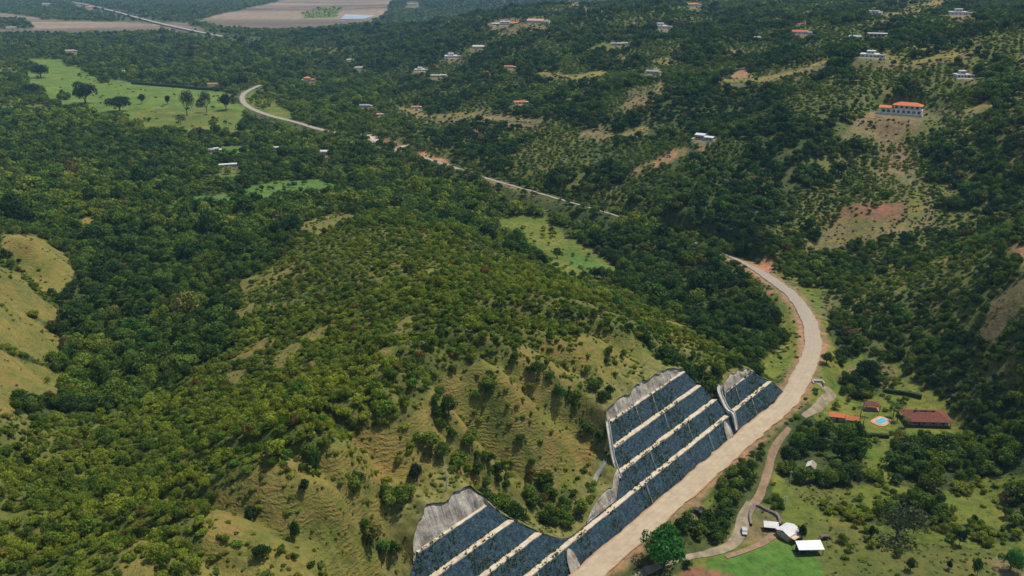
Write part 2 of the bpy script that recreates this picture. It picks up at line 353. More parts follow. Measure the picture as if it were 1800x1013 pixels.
# road verges
poly([(1335,500),(1400,540),(1415,585),(1412,620),(1390,650),(1350,668),(1330,640),(1380,600),(1370,560)], G_, .30, .4)
poly([(1382,503),(1452,505),(1462,545),(1452,580),(1475,625),(1490,660),(1440,690),(1425,670),(1441,620),(1438,570),(1410,530)], G_, .05, .5)
poly([(1440,508),(1470,515),(1465,560),(1448,560)], B_, .3, .4)
# farm land
poly([(1420,690),(1470,650),(1520,620),(1585,640),(1610,680),(1660,700),(1690,745),(1750,800),(1800,815),(1800,1013),(1100,1013),(1180,930),(1270,850),(1350,760),(1410,700)], G_, .05, .55)
poly([(1500,640),(1560,630),(1600,680),(1560,690),(1490,660)], B_, .35, .6)
poly([(1395,690),(1425,665),(1440,690),(1400,715),(1300,815),(1190,910),(1120,975),(1100,970),(1200,880),(1300,790)], G_, .25, .35)
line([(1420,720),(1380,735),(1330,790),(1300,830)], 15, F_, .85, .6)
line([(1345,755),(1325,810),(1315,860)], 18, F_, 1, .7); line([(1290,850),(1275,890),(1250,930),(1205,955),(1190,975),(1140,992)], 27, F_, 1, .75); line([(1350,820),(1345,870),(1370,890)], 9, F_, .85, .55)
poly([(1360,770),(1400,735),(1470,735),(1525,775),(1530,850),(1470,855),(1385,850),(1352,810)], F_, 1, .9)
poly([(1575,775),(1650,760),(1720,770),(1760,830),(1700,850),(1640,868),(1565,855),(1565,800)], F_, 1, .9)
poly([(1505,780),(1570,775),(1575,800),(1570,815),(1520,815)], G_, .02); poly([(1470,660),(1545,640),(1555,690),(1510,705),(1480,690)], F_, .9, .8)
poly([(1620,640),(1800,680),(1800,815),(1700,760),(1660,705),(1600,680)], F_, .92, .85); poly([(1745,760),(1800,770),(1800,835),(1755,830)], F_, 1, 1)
line([(1450,893),(1490,905),(1560,915),(1640,925),(1700,930),(1790,945)], 9, F_, .85, .6); poly([(1545,880),(1660,880),(1665,925),(1560,925)], F_, .6, .8)
poly([(1770,860),(1800,850),(1800,930),(1772,925)], F_, .95, .8); line([(1600,865),(1625,870)], 6, F_, .9); spot(1455,892,12,F_,.8,.5); spot(1475,890,10,F_,.8,.5)
poly([(1390,855),(1500,858),(1510,890),(1430,885),(1395,870)], O_, .08, .5); poly([(1405,905),(1500,925),(1640,955),(1800,965),(1800,1013),(1450,1013),(1430,960)], O_, .02, .5)
poly([(1240,985),(1330,955),(1400,950),(1440,985),(1450,1013),(1235,1013)], L_, 0); poly([(1300,895),(1330,885),(1375,905),(1375,940),(1330,955),(1295,950)], B_, .03, .4)
poly([(1185,1013),(1215,992),(1290,1013)], RE_, 0); poly([(1195,875),(1215,870),(1245,895),(1225,925),(1190,900)], T2_, .03, .4)
poly([(1740,985),(1760,970),(1800,1000),(1800,1013),(1755,1013)], T2_, 0); poly([(1490,710),(1560,700),(1600,705),(1700,740),(1710,760),(1590,765),(1490,762)], G_, .05, .5)
poly([(1590,660),(1660,700),(1650,712),(1560,700)], G_, .05, .5)
# bare and dry places on the mountain
poly([(1468,248),(1500,215),(1530,195),(1592,208),(1580,246),(1530,250),(1480,256)], T2_, .05, .6); poly([(1535,250),(1590,250),(1615,300),(1645,360),(1640,405),(1600,400),(1575,345),(1530,330),(1550,290)], B_, .6, .6); poly([(1560,300),(1588,258),(1608,305),(1598,330)], T2_, .1, .6)
poly([(1480,366),(1515,355),(1590,360),(1588,382),(1560,396),(1520,385),(1482,386)], RE_, .04, .5); line([(1480,388),(1540,392)], 4, G_, .0); poly([(1440,410),(1480,390),(1560,396),(1530,415),(1450,430)], B_, .4, .6)
line([(1420,432),(1470,428),(1530,412)], 2.5, D_, .0); line([(1545,400),(1535,455)], 5, T2_, .2, .6); poly([(1590,340),(1615,335),(1625,375),(1600,385)], D_, .3, .6)
poly([(1262,144),(1305,118),(1325,142)], S_, .02)
for q in ([(840,200),(900,212),(950,218)],[(1095,186),(1130,172),(1165,150),(1150,118)],[(1500,112),(1545,98),(1600,110),(1690,92)],[(1420,432),(1480,424),(1530,408),(1590,394)],[(1262,142),(1330,140),(1400,128),(1450,108)],[(1030,234),(1092,236),(1130,226)],[(1600,196),(1690,200),(1740,180)],[(1480,388),(1560,394)],[(1120,300),(1160,280),(1200,262)],[(700,190),(760,205),(830,200)],[(1540,30),(1600,22),(1650,4)],[(950,130),(1010,138),(1060,128)]):
    line([(a, b+4) for a, b in q], 9, B_, .12, .5); line(q, 3, D_, 0)
line([(840,197),(950,220)], 6, B_, .15, .6); line([(845,206),(950,212)], 2.5, T2_, 0); line([(880,218),(940,222)], 2, T2_, 0)
poly([(1030,236),(1050,214),(1090,236)], B_, .3, .6); line([(1030,233),(1090,235)], 2, T2_, 0); poly([(1100,185),(1105,160),(1145,130),(1160,150),(1130,190)], B_, .4, .6); line([(1100,182),(1130,170)], 2, T2_, 0)
poly([(1030,86),(1060,74),(1108,78),(1100,88)], G_, .0); poly([(1150,105),(1180,95),(1190,115),(1155,112)], D_, .1)
poly([(1395,35),(1425,15),(1420,45),(1400,50)], RE_, .4); poly([(1060,95),(1100,95),(1100,105)], D_, .4)
line([(1535,96),(1590,108)], 7, D_, .15, .6); poly([(1490,112),(1530,98),(1560,105),(1600,112),(1600,125),(1500,120)], T2_, .2, .6); line([(1590,82),(1690,90)], 4, D_, .1)
poly([(1570,22),(1640,0),(1660,0),(1600,30)], D_, .2, .6); poly([(1680,105),(1720,100),(1735,118),(1690,120)], G_, .15, .6); line([(1702,95),(1722,82)], 2, SA_, 0)
line([(1455,100),(1462,145)], 3.5, T2_, .1, .5); line([(1395,130),(1440,118)], 3, T2_, .3, .5); line([(1510,150),(1520,180)], 3, T2_, .3, .6)
poly([(1140,292),(1185,262),(1190,275),(1150,300)], S_, .3, .6); spot(1240,262,10,S_,.15,.6); spot(1225,280,7,T2_,.2,.6)
line([(640,240),(660,248)], 7, RO_, .0); line([(672,248),(715,262)], 6, RE_, .1); line([(695,262),(712,258)], 4, RO_, 0); line([(735,270),(790,292)], 7, S_, .2, .6); spot(840,230,7,RE_,.05,.5); spot(850,253,6,D_,.2,.5)
line([(740,272),(860,318),(900,328)], 2.5, T2_, .05); poly([(1340,452),(1362,465),(1355,480),(1335,468)], S_, .05, .4); spot(1348,512,9,S_,.2,.4)
line([(860,40),(970,38)], 5, T2_, .2, .7); spot(800,108,8,T2_,.1,.6); spot(735,130,8,B_,.3,.6); spot(1035,20,9,S_,.1,.6); spot(1010,10,7,S_,.2,.6); spot(857,128,8,S_,.3,.6); spot(975,130,9,D_,.2,.6)
poly([(1775,120),(1800,100),(1800,150),(1780,150)], B_, .3, .6); line([(1270,90),(1300,92)], 3, T2_, 0); line([(1640,195),(1690,200)], 5, B_, .15, .6); line([(1330,290),(1400,230)], 3, B_, .5, .6)
# right spur
poly([(1720,590),(1745,530),(1800,480),(1800,560),(1760,600),(1725,610)], B_, .35, .55); poly([(1772,432),(1800,428),(1800,470),(1790,455)], S_, .05, .5); poly([(1480,510),(1560,480),(1680,455),(1760,440),(1700,500),(1560,520)], O_, .75, .6)
line([(1560,520),(1600,500)], 5, D_, .3, .5); line([(1640,460),(1670,452)], 6, D_, .3, .5)
for (u, v, wd, *_), (x, y, z) in zip(HOUSES, SITE):
    pw = wd*FPX/max(1, project(np.array(x), np.array(y), np.array(z))[2]); spot(u, v+2, pw*.42, T2_ if v > 60 and u > 900 and int(u) % 2 else B_, .15, .5)
spot(1580,206,38,B_,.1,.4)
for u, v, r in ((1632,742,46),(1484,740,34),(1548,738,24),(1532,716,15),(1425,822,14),(1422,965,34),(1388,938,26),(1355,930,20)): spot(u, v, r, None, 0, None)
spot(1632,740,40,G_,0); spot(1548,739,16,G_,0)

def lookup(arr, x, y, z, wob=1.0):
    u, v, dep = project(x, y, z)
    u = u+wob*(fbm(x/9, y/9, 71, 3)*5+fbm(x/45, y/45, 73, 3)*7); v = v+wob*(fbm(x/9, y/9, 83, 3)*3.5+fbm(x/50, y/50, 87, 3)*5)*np.clip(350/dep, .25, 1)
    inside = (u > -60) & (u < 1860) & (v > -25) & (v < 1075)
    return arr[np.clip(v, 0, CH-1).astype(int), np.clip(u, 0, CW-1).astype(int)], inside

# ------------------------------------------------------------------ materials
def mat(name):
    m = bpy.data.materials.new(name); m.use_nodes = True; nt = m.node_tree; b = nt.nodes['Principled BSDF']
    b.inputs['Roughness'].default_value = .85; b.inputs['Specular IOR Level'].default_value = .15
    return m, nt, b
def N(nt, t, **kw):
    nd = nt.nodes.new(t)
    for k, v in kw.items(): setattr(nd, k, v)
    return nd
def noise(nt, co, scale, detail=3, rough=.5):
    nd = N(nt, 'ShaderNodeTexNoise'); nd.inputs['Scale'].default_value = scale; nd.inputs['Detail'].default_value = detail; nd.inputs['Roughness'].default_value = rough
    if co is not None: nt.links.new(co, nd.inputs['Vector'])
    return nd.outputs['Fac']
def ramp(nt, fac, stops):
    nd = N(nt, 'ShaderNodeValToRGB'); el = nd.color_ramp.elements
    while len(el) < len(stops): el.new(.5)
    for e, (p, c) in zip(el, stops): e.position = p; e.color = (*c, 1) if len(c) == 3 else c
    nt.links.new(fac, nd.inputs[0]); return nd.outputs[0]
def mixc(nt, fac, a, b, mode='MIX'):
    nd = N(nt, 'ShaderNodeMix', data_type='RGBA', blend_type=mode)
    for sock, val in ((nd.inputs[0], fac), (nd.inputs[6], a), (nd.inputs[7], b)):
        if hasattr(val, 'is_output'): nt.links.new(val, sock)
        else: sock.default_value = val if not isinstance(val, tuple) else (*val, 1)[:4]
    return nd.outputs[2]
def math_(nt, op, a, b=None, c=None):
    nd = N(nt, 'ShaderNodeMath', operation=op)
    for i, v in enumerate((a, b, c)):
        if v is None: continue
        if hasattr(v, 'is_output'): nt.links.new(v, nd.inputs[i])
        else: nd.inputs[i].default_value = v
    return nd.outputs[0]
def geo_pos(nt): return N(nt, 'ShaderNodeNewGeometry').outputs['Position']
def bump(nt, b, h, strength=.5, dist=.3):
    nd = N(nt, 'ShaderNodeBump'); nd.inputs['Strength'].default_value = strength; nd.inputs['Distance'].default_value = dist
    nt.links.new(h, nd.inputs['Height']); nt.links.new(nd.outputs[0], b.inputs['Normal'])
def simple(name, c, c2=None, scale=1.0, rough=.85, spec=.15, detail=4, bmp=0, lo=.35, hi=.65, obj=False):
    m, nt, b = mat(name); b.inputs['Roughness'].default_value = rough; b.inputs['Specular IOR Level'].default_value = spec
    c2 = c2 or tuple(k*.72 for k in c)
    co = N(nt, 'ShaderNodeTexCoord').outputs['Object'] if obj else geo_pos(nt)
    f = noise(nt, co, scale, detail, .6)
    nt.links.new(ramp(nt, f, [(lo, c2), (hi, c)]), b.inputs['Base Color'])
    if bmp: bump(nt, b, f, .6, bmp)
    return m

def ground_material():
    m, nt, b = mat('ground_cover'); L = nt.links; p = geo_pos(nt)
    at = N(nt, 'ShaderNodeAttribute', attribute_name='cover'); al = at.outputs['Alpha']
    n1 = noise(nt, p, .035, 4, .6); n2 = noise(nt, p, .30, 5, .65); n3 = noise(nt, p, 1.3, 3, .6)
    col = mixc(nt, 1.0, at.outputs['Color'], ramp(nt, n1, [(.34, (.66, .86, .66)), (.66, (1.40, 1.14, 1.25))]), 'MULTIPLY')
    col = mixc(nt, 1.0, col, ramp(nt, n2, [(.32, (.50, .62, .55)), (.50, (1, 1, 1)), (.70, (1.40, 1.25, 1.2))]), 'MULTIPLY')
    # green tufts in the dry grass and bare orange soil; cattle terraces following the contour lines
    tuft = ramp(nt, noise(nt, p, .11, 5, .65), [(.50, (0, 0, 0)), (.62, (1, 1, 1))])
    col = mixc(nt, math_(nt, 'MULTIPLY', tuft, math_(nt, 'MULTIPLY', al, .6)), col, (.06, .085, .018))
    soil = ramp(nt, noise(nt, p, .045, 5, .7), [(.52, (0, 0, 0)), (.64, (1, 1, 1))])
    col = mixc(nt, math_(nt, 'MULTIPLY', soil, math_(nt, 'MULTIPLY', al, .6)), col, (.27, .135, .05))
    sx = N(nt, 'ShaderNodeSeparateXYZ'); L.new(p, sx.inputs[0])
    zz = math_(nt, 'ADD', sx.outputs['Z'], math_(nt, 'MULTIPLY', noise(nt, p, .12, 4, .7), 5.5))
    wave = math_(nt, 'SINE', math_(nt, 'MULTIPLY', zz, 5.2)); wave = math_(nt, 'MULTIPLY_ADD', wave, .5, .5)
    wave = math_(nt, 'MULTIPLY', wave, math_(nt, 'MULTIPLY', ramp(nt, noise(nt, p, .22, 4, .7), [(.40, (0, 0, 0)), (.62, (1, 1, 1))])))
    wm = math_(nt, 'MULTIPLY', wave, al)
    col = mixc(nt, math_(nt, 'MULTIPLY', wm, .8), col, (.25, .145, .05))
    dark = math_(nt, 'MULTIPLY', math_(nt, 'SUBTRACT', 1.0, wave), math_(nt, 'MULTIPLY', al, .34))
    col = mixc(nt, dark, col, (.075, .09, .02))
    L.new(col, b.inputs['Base Color'])
    hh = math_(nt, 'ADD', math_(nt, 'MULTIPLY', n3, .5), math_(nt, 'ADD', n2, math_(nt, 'MULTIPLY', wm, .6)))
    bump(nt, b, hh, .8, .9); return m
M_GROUND = ground_material()
M_LOW = simple('lowland_cover', (.06, .08, .02), (.03, .045, .012), .01)
def road_material():
    m, nt, b = mat('pale_road_surface'); p = geo_pos(nt); at = N(nt, 'ShaderNodeUVMap'); sx = N(nt, 'ShaderNodeSeparateXYZ'); nt.links.new(at.outputs[0], sx.inputs[0])
    c = ramp(nt, noise(nt, p, .25, 5, .65), [(.3, (.29, .23, .155)), (.7, (.40, .325, .225))])
    e = math_(nt, 'ABSOLUTE', math_(nt, 'SUBTRACT', sx.outputs[0], .5)); e = math_(nt, 'ADD', e, math_(nt, 'MULTIPLY', noise(nt, p, .35, 3, .6), .07))
    c = mixc(nt, ramp(nt, e, [(.45, (0, 0, 0)), (.52, (1, 1, 1))]), c, (.30, .17, .09))
    w = math_(nt, 'SINE', math_(nt, 'MULTIPLY', sx.outputs[0], 25.0)); w = math_(nt, 'MULTIPLY_ADD', w, .025, .97)
    far = N(nt, 'ShaderNodeSeparateXYZ'); nt.links.new(p, far.inputs[0])
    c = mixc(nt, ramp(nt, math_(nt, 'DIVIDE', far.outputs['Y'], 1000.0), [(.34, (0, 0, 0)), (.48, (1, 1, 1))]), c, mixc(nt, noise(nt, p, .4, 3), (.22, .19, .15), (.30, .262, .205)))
    g = N(nt, 'ShaderNodeCombineXYZ')
    for i in range(3): nt.links.new(w, g.inputs[i])
    c = mixc(nt, 1.0, c, g.outputs[0], 'MULTIPLY')
    nt.links.new(c, b.inputs['Base Color']); return m
M_ROAD = road_material()
M_TRACK = simple('dirt_track_surface', (.25, .16, .10), (.14, .10, .06), .35, bmp=.1)
M_GRAVEL = simple('gravel_track_surface', (.27, .22, .15), (.15, .13, .08), .3, bmp=.1)
def net_material():
    m, nt, b = mat('dark_netting'); p = geo_pos(nt); uv = N(nt, 'ShaderNodeUVMap').outputs[0]
    c = ramp(nt, noise(nt, p, .7, 5, .75), [(.30, (.009, .021, .031)), (.52, (.026, .055, .076)), (.72, (.075, .125, .150))])
    grn = ramp(nt, noise(nt, p, .35, 4, .7), [(.58, (0, 0, 0)), (.70, (1, 1, 1))]); c = mixc(nt, math_(nt, 'MULTIPLY', grn, .55), c, (.035, .07, .022))
    sx = N(nt, 'ShaderNodeSeparateXYZ'); nt.links.new(uv, sx.inputs[0])
    cx = N(nt, 'ShaderNodeCombineXYZ'); nt.links.new(sx.outputs[0], cx.inputs[0]); nt.links.new(math_(nt, 'MULTIPLY', sx.outputs[1], .08), cx.inputs[1])
    st = ramp(nt, noise(nt, cx.outputs[0], .55, 3, .6), [(.70, (0, 0, 0)), (.74, (1, 1, 1))]); c = mixc(nt, math_(nt, 'MULTIPLY', st, .30), c, (.16, .19, .19))
    sp = ramp(nt, noise(nt, p, 1.7, 2, .5), [(.63, (0, 0, 0)), (.70, (1, 1, 1))]); c = mixc(nt, math_(nt, 'MULTIPLY', sp, .55), c, (.14, .17, .17))
    fold = math_(nt, 'SINE', math_(nt, 'MULTIPLY', sx.outputs[0], 2.2)); seam = ramp(nt, fold, [(.95, (0, 0, 0)), (.99, (1, 1, 1))]); c = mixc(nt, math_(nt, 'MULTIPLY', seam, .10), c, (.2, .22, .22))
    nt.links.new(c, b.inputs['Base Color']); b.inputs['Roughness'].default_value = .6
    bump(nt, b, noise(nt, p, .9, 4, .7), .9, .6); return m
M_NET = net_material()
M_BENCH = simple('pale_bench_gravel', (.48, .41, .30), (.33, .24, .15), .45, lo=.3, hi=.55)
def rock_material():
    m, nt, b = mat('bare_rock'); p = geo_pos(nt); uv = N(nt, 'ShaderNodeUVMap').outputs[0]
    mp = N(nt, 'ShaderNodeMapping'); mp.inputs['Scale'].default_value = (1, .12, 1); nt.links.new(uv, mp.inputs[0])
    f = math_(nt, 'MULTIPLY_ADD', noise(nt, mp.outputs[0], .40, 7, .75), .65, math_(nt, 'MULTIPLY', noise(nt, p, .35, 5, .7), .35)); c = ramp(nt, f, [(.36, (.09, .08, .07)), (.46, (.27, .245, .21)), (.58, (.45, .41, .34)), (.7, (.54, .48, .39))])
    c = mixc(nt, ramp(nt, noise(nt, p, .22, 4, .6), [(.55, (0, 0, 0)), (.7, (1, 1, 1))]), c, (.24, .15, .09))
    nt.links.new(c, b.inputs['Base Color']); bump(nt, b, f, 1.0, 1.4); return m
M_ROCK = rock_material()
M_CONC = simple('pale_concrete', (.52, .50, .45), (.36, .34, .30), 1.2)
M_STAIN = simple('stained_concrete', (.30, .29, .26), (.14, .15, .14), .6)
M_WHITE = simple('white_wall', (.58, .57, .53), (.42, .41, .38), .8)
M_WHITER = simple('white_roof', (.52, .52, .51), (.42, .42, .41), .3)
M_CREAM = simple('cream_wall', (.60, .52, .42), (.48, .40, .31), .8)
M_PINK = simple('dusty_pink_roof', (.42, .26, .21), (.34, .20, .16), .8)
M_GREYR = simple('grey_roof', (.26, .27, .28), (.17, .18, .19), .8)
M_BLUER = simple('pale_blue_tin', (.30, .38, .42), (.22, .29, .33), .8)
def tile_mat(name, c, c2, sc=3.0):
    m, nt, b = mat(name); co = N(nt, 'ShaderNodeTexCoord').outputs['Object']; f = noise(nt, co, .8, 5, .7)
    col = ramp(nt, f, [(.3, c2), (.65, c)]); wv = N(nt, 'ShaderNodeTexWave', wave_type='BANDS', bands_direction='X'); wv.inputs['Scale'].default_value = sc; nt.links.new(co, wv.inputs[0])
    col = mixc(nt, math_(nt, 'MULTIPLY', wv.outputs['Fac'], .35), col, tuple(k*.55 for k in c2)); nt.links.new(col, b.inputs['Base Color']); bump(nt, b, wv.outputs['Fac'], .5, .1); return m
M_ORANGE = tile_mat('orange_roof_tiles', (.62, .19, .06), (.45, .13, .05)); M_REDT = tile_mat('dark_red_roof_tiles', (.22, .075, .05), (.10, .045, .035)); M_ORANGE2 = tile_mat('faded_orange_tiles', (.48, .17, .075), (.33, .11, .05))
M_GLASS = simple('dark_window_glass', (.03, .04, .05), (.02, .025, .03), 1, rough=.2, spec=.5)
M_DOOR = simple('brown_door_paint', (.12, .07, .04), None, 2)
M_POOL = simple('blue_pool_water', (.10, .34, .42), (.06, .26, .34), .8, rough=.12, spec=.5)
M_POOLB = simple('deep_blue_pool_water', (.04, .16, .42), (.03, .12, .34), .8, rough=.12, spec=.5)
M_DECK = simple('terracotta_paving', (.50, .25, .14), (.40, .19, .10), .8)
M_WOOD = simple('weathered_timber', (.16, .10, .07), (.09, .06, .04), 1.5)
M_DARK = simple('dark_wall', (.05, .045, .04), None, 1)
M_STONE = simple('dry_stone', (.22, .17, .15), (.11, .085, .08), 1.2, bmp=.2)
M_BARK = simple('tree_bark', (.13, .10, .07), (.07, .055, .04), 2)
M_CARP = simple('white_car_paint', (.38, .38, .38), (.34, .34, .34), 1, rough=.3, spec=.5); M_CARB = simple('black_car_paint', (.03, .035, .045), None, 1, rough=.3, spec=.5); M_TYRE = simple('tyre_rubber', (.02, .02, .02), None, 1)
def foliage_material():
    m, nt, b = mat('foliage'); at = N(nt, 'ShaderNodeAttribute', attribute_type='INSTANCER', attribute_name='tint')
    lf = N(nt, 'ShaderNodeAttribute', attribute_name='leafvar')
    v = ramp(nt, lf.outputs['Fac'], [(0, (.60, .66, .60)), (.6, (1, 1, 1)), (1, (1.55, 1.42, 1.15))])
    c = mixc(nt, 1.0, at.outputs['Color'], v, 'MULTIPLY')
    nt.links.new(c, b.inputs['Base Color']); b.inputs['Roughness'].default_value = .7; b.inputs['Specular IOR Level'].default_value = .08
    tr = N(nt, 'ShaderNodeBsdfTranslucent'); nt.links.new(mixc(nt, 1.0, c, (1.3, 1.5, .6), 'MULTIPLY'), tr.inputs[0])
    ad = N(nt, 'ShaderNodeMixShader'); ad.inputs[0].default_value = .30; nt.links.new(b.outputs[0], ad.inputs[1]); nt.links.new(tr.outputs[0], ad.inputs[2])
    nt.links.new(ad.outputs[0], nt.nodes['Material Output'].inputs[0]); return m
M_LEAF = foliage_material()

# ------------------------------------------------------------------ object helpers
def mesh_np(name, V, Fq, m, uv=None, parent=None, nper=4):
    me = bpy.data.meshes.new(name); V = np.asarray(V, np.float32); Fq = np.asarray(Fq, np.int32)
    me.vertices.add(len(V)); me.vertices.foreach_set('co', V.ravel())
    me.loops.add(Fq.size); me.loops.foreach_set('vertex_index', Fq.ravel())
    me.polygons.add(len(Fq)); me.polygons.foreach_set('loop_start', np.arange(0, Fq.size, nper, dtype=np.int32)); me.polygons.foreach_set('loop_total', np.full(len(Fq), nper, np.int32))
    if uv is not None:
        l = me.uv_layers.new(name='UVMap'); l.data.foreach_set('uv', np.asarray(uv, np.float32)[Fq.ravel()].ravel())
    me.update(calc_edges=True); me.materials.append(m)
    o = bpy.data.objects.new(name, me); COL.objects.link(o)
    if parent: o.parent = parent
    return o
def grid_faces(r, c):
    i = np.arange(r*c).reshape(r, c); return np.stack([i[:-1, :-1].ravel(), i[:-1, 1:].ravel(), i[1:, 1:].ravel(), i[1:, :-1].ravel()], 1)
def strip(name, rows, m, parent=None, uv=None, smooth=True):   # rows: list of arrays (n,3), same length
    A = np.array(rows); r, c, _ = A.shape; o = mesh_np(name, A.reshape(-1, 3), grid_faces(r, c), m, None if uv is None else np.array(uv).reshape(-1, 2), parent)
    if smooth: o.data.polygons.foreach_set('use_smooth', np.ones(len(o.data.polygons), bool))
    return o
class MB:
    def __init__(s): s.v = []; s.f = []
    def box(s, x0, x1, y0, y1, z0, z1):
        b = len(s.v); s.v += [(x, y, z) for z in (z0, z1) for x, y in ((x0, y0), (x1, y0), (x1, y1), (x0, y1))]
        s.f += [tuple(b+k for k in q) for q in ((3,2,1,0),(4,5,6,7),(0,1,5,4),(1,2,6,5),(2,3,7,6),(3,0,4,7))]; return s
    def poly(s, P_): b = len(s.v); s.v += [tuple(p) for p in P_]; s.f.append(tuple(range(b, b+len(P_)))); return s
    def prism(s, P_, z0, z1):
        n_ = len(P_); b = len(s.v); s.v += [(x, y, z0) for x, y in P_]+[(x, y, z1) for x, y in P_]
        s.f += [tuple(range(b+n_-1, b-1, -1)), tuple(range(b+n_, b+2*n_))]+[(b+i, b+(i+1) % n_, b+n_+(i+1) % n_, b+n_+i) for i in range(n_)]; return s
    def gable(s, x0, x1, y0, y1, z, h, t=.18):            # thick double pitch roof, ridge along x
        ym = (y0+y1)/2
        b = len(s.v); s.v += [(x, y, zz) for x in (x0, x1) for y, zz in ((y0, z), (ym, z+h), (y1, z), (y1, z-t), (ym, z+h-t), (y0, z-t))]
        s.f += [(b, b+6, b+7, b+1), (b+1, b+7, b+8, b+2), (b+3, b+4, b+10, b+9)[::1], (b+4, b+5, b+11, b+10), (b+2, b+8, b+9, b+3), (b+5, b, b+6, b+11)[::-1], (b, b+1, b+4, b+5), (b+1, b+2, b+3, b+4), (b+6, b+11, b+10, b+7), (b+7, b+10, b+9, b+8)]; return s
    def hip(s, x0, x1, y0, y1, z, h, t=.18):
        ym = (y0+y1)/2; i = min((y1-y0)/2, (x1-x0)*.45); b = len(s.v)
        s.v += [(x0, y0, z), (x1, y0, z), (x1, y1, z), (x0, y1, z), (x0+i, ym, z+h), (x1-i, ym, z+h), (x0, y0, z-t), (x1, y0, z-t), (x1, y1, z-t), (x0, y1, z-t)]
        s.f += [(b, b+1, b+5, b+4), (b+1, b+2, b+5), (b+2, b+3, b+4, b+5), (b+3, b, b+4), (b+6, b+9, b+8, b+7), (b, b+6, b+7, b+1), (b+1, b+7, b+8, b+2), (b+2, b+8, b+9, b+3), (b+3, b+9, b+6, b)]; return s
    def tube(s, p0, p1, r0, r1, k=7):
        p0 = Vector(p0); p1 = Vector(p1); ax = (p1-p0).normalized(); u = ax.orthogonal().normalized(); w = ax.cross(u); b = len(s.v)
        for p, r in ((p0, r0), (p1, r1)):
            for i in range(k): a = 2*math.pi*i/k; s.v.append(tuple(p+u*math.cos(a)*r+w*math.sin(a)*r))
        s.f += [(b+i, b+(i+1) % k, b+k+(i+1) % k, b+k+i) for i in range(k)]+[tuple(b+k+i for i in range(k)), tuple(b+k-1-i for i in range(k))]; return s
    def mesh(s, name, m):
        me = bpy.data.meshes.new(name); me.from_pydata(s.v, [], s.f); me.materials.append(m); me.update(); return me
    def build(s, name, m, parent=None):
        o = bpy.data.objects.new(name, s.mesh(name, m)); COL.objects.link(o)
        if parent: o.parent = parent
        return o
def empty(name, loc, rz=0):
    o = bpy.data.objects.new(name, None); o.empty_display_size = .5; COL.objects.link(o); o.location = loc; o.rotation_euler = (0, 0, rz); return o
def tag(o, label, cat, group=None):
    o['label'] = label; o['category'] = cat
    if group: o['group'] = group
    return o
def structure(o): o['kind'] = 'structure'; return o
def stuff(o, label, cat): o['kind'] = 'stuff'; o['label'] = label; o['category'] = cat; return o

# ------------------------------------------------------------------ ground
V = np.stack([XG, YG, HG], -1).reshape(-1, 3)
ground = structure(mesh_np('ground', V, grid_faces(*AG.shape), M_GROUND))
ground.data.polygons.foreach_set('use_smooth', np.ones(len(ground.data.polygons), bool))
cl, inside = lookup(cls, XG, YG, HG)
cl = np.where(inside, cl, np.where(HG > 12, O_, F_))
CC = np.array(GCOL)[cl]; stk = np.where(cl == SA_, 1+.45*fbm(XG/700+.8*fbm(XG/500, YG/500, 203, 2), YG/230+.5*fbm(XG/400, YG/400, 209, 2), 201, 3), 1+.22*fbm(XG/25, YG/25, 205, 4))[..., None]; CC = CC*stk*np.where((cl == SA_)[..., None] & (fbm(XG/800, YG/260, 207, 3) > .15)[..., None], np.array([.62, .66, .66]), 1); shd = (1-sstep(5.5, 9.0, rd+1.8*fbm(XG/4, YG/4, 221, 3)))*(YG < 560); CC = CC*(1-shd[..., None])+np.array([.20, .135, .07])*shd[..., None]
AL = np.where(cl == D_, 1.0, np.where(cl == O_, .25, 0.0))
AL = AL*(1-sstep(600, 900, YG)*.8)
hard = (np.hypot(XG-0, 0*YG) >= 0)
attr = ground.data.color_attributes.new('cover', 'FLOAT_COLOR', 'POINT')
attr.data.foreach_set('color', np.concatenate([CC, AL[..., None]], -1).astype(np.float32).ravel())
low_ = MB(); low_.poly([(-16000, -6000, -6), (16000, -6000, -6), (16000, 16000, -6), (-16000, 16000, -6)]); structure(low_.build('lowland', M_LOW))

# ------------------------------------------------------------------ road, tracks, river
TRACKS = []
def ribbon(name, P_, hw, m, drape=None, lift=.12, n_=7, step=16, edge=0.0):
    L = catmull(P_, step) if step else np.array(P_)
    if drape: TRACKS.append((P_, 1.8))
    if name == 'far_road': TRACKS.append((P_, 4))
    tx = np.gradient(L[:, 0]); ty = np.gradient(L[:, 1]); ln = np.hypot(tx, ty)+1e-9; nx, ny = -ty/ln, tx/ln
    rows = []; uvs = []; acc = np.concatenate([[0], np.cumsum(np.hypot(np.diff(L[:, 0]), np.diff(L[:, 1])))])
    hwv = L[:, 3] if hw is None else np.interp(np.linspace(0, 1, len(L)), np.linspace(0, 1, len(hw)), hw) if isinstance(hw, (list, tuple)) else np.full(len(L), hw)
    for k in range(n_):
        f = k/(n_-1)*2-1; jit = edge*fbm(acc/4, acc*0+k*3, 5, 2) if abs(f) == 1 else 0
        x = L[:, 0]+nx*(hwv*f+jit); y = L[:, 1]+ny*(hwv*f+jit)
        z = height(x, y)+lift if drape else L[:, 2]+lift+(1-f*f)*.08
        rows.append(np.stack([x, y, z], 1)); uvs.append(np.stack([np.full(len(L), (f+1)/2), acc/10], 1))
    return strip(name, rows[::-1], m, uv=uvs[::-1])
structure(ribbon('road', ROAD, None, M_ROAD, step=0, edge=.7))
def H3(P_): return [hit(u, v) for u, v in P_]
structure(ribbon('dirt_track', H3([(1387,752),(1372,772),(1357,800),(1350,830),(1336,868),(1322,890)]), [1.0,1.3,1.4,1.5,1.8], M_TRACK, drape=1, edge=.3))
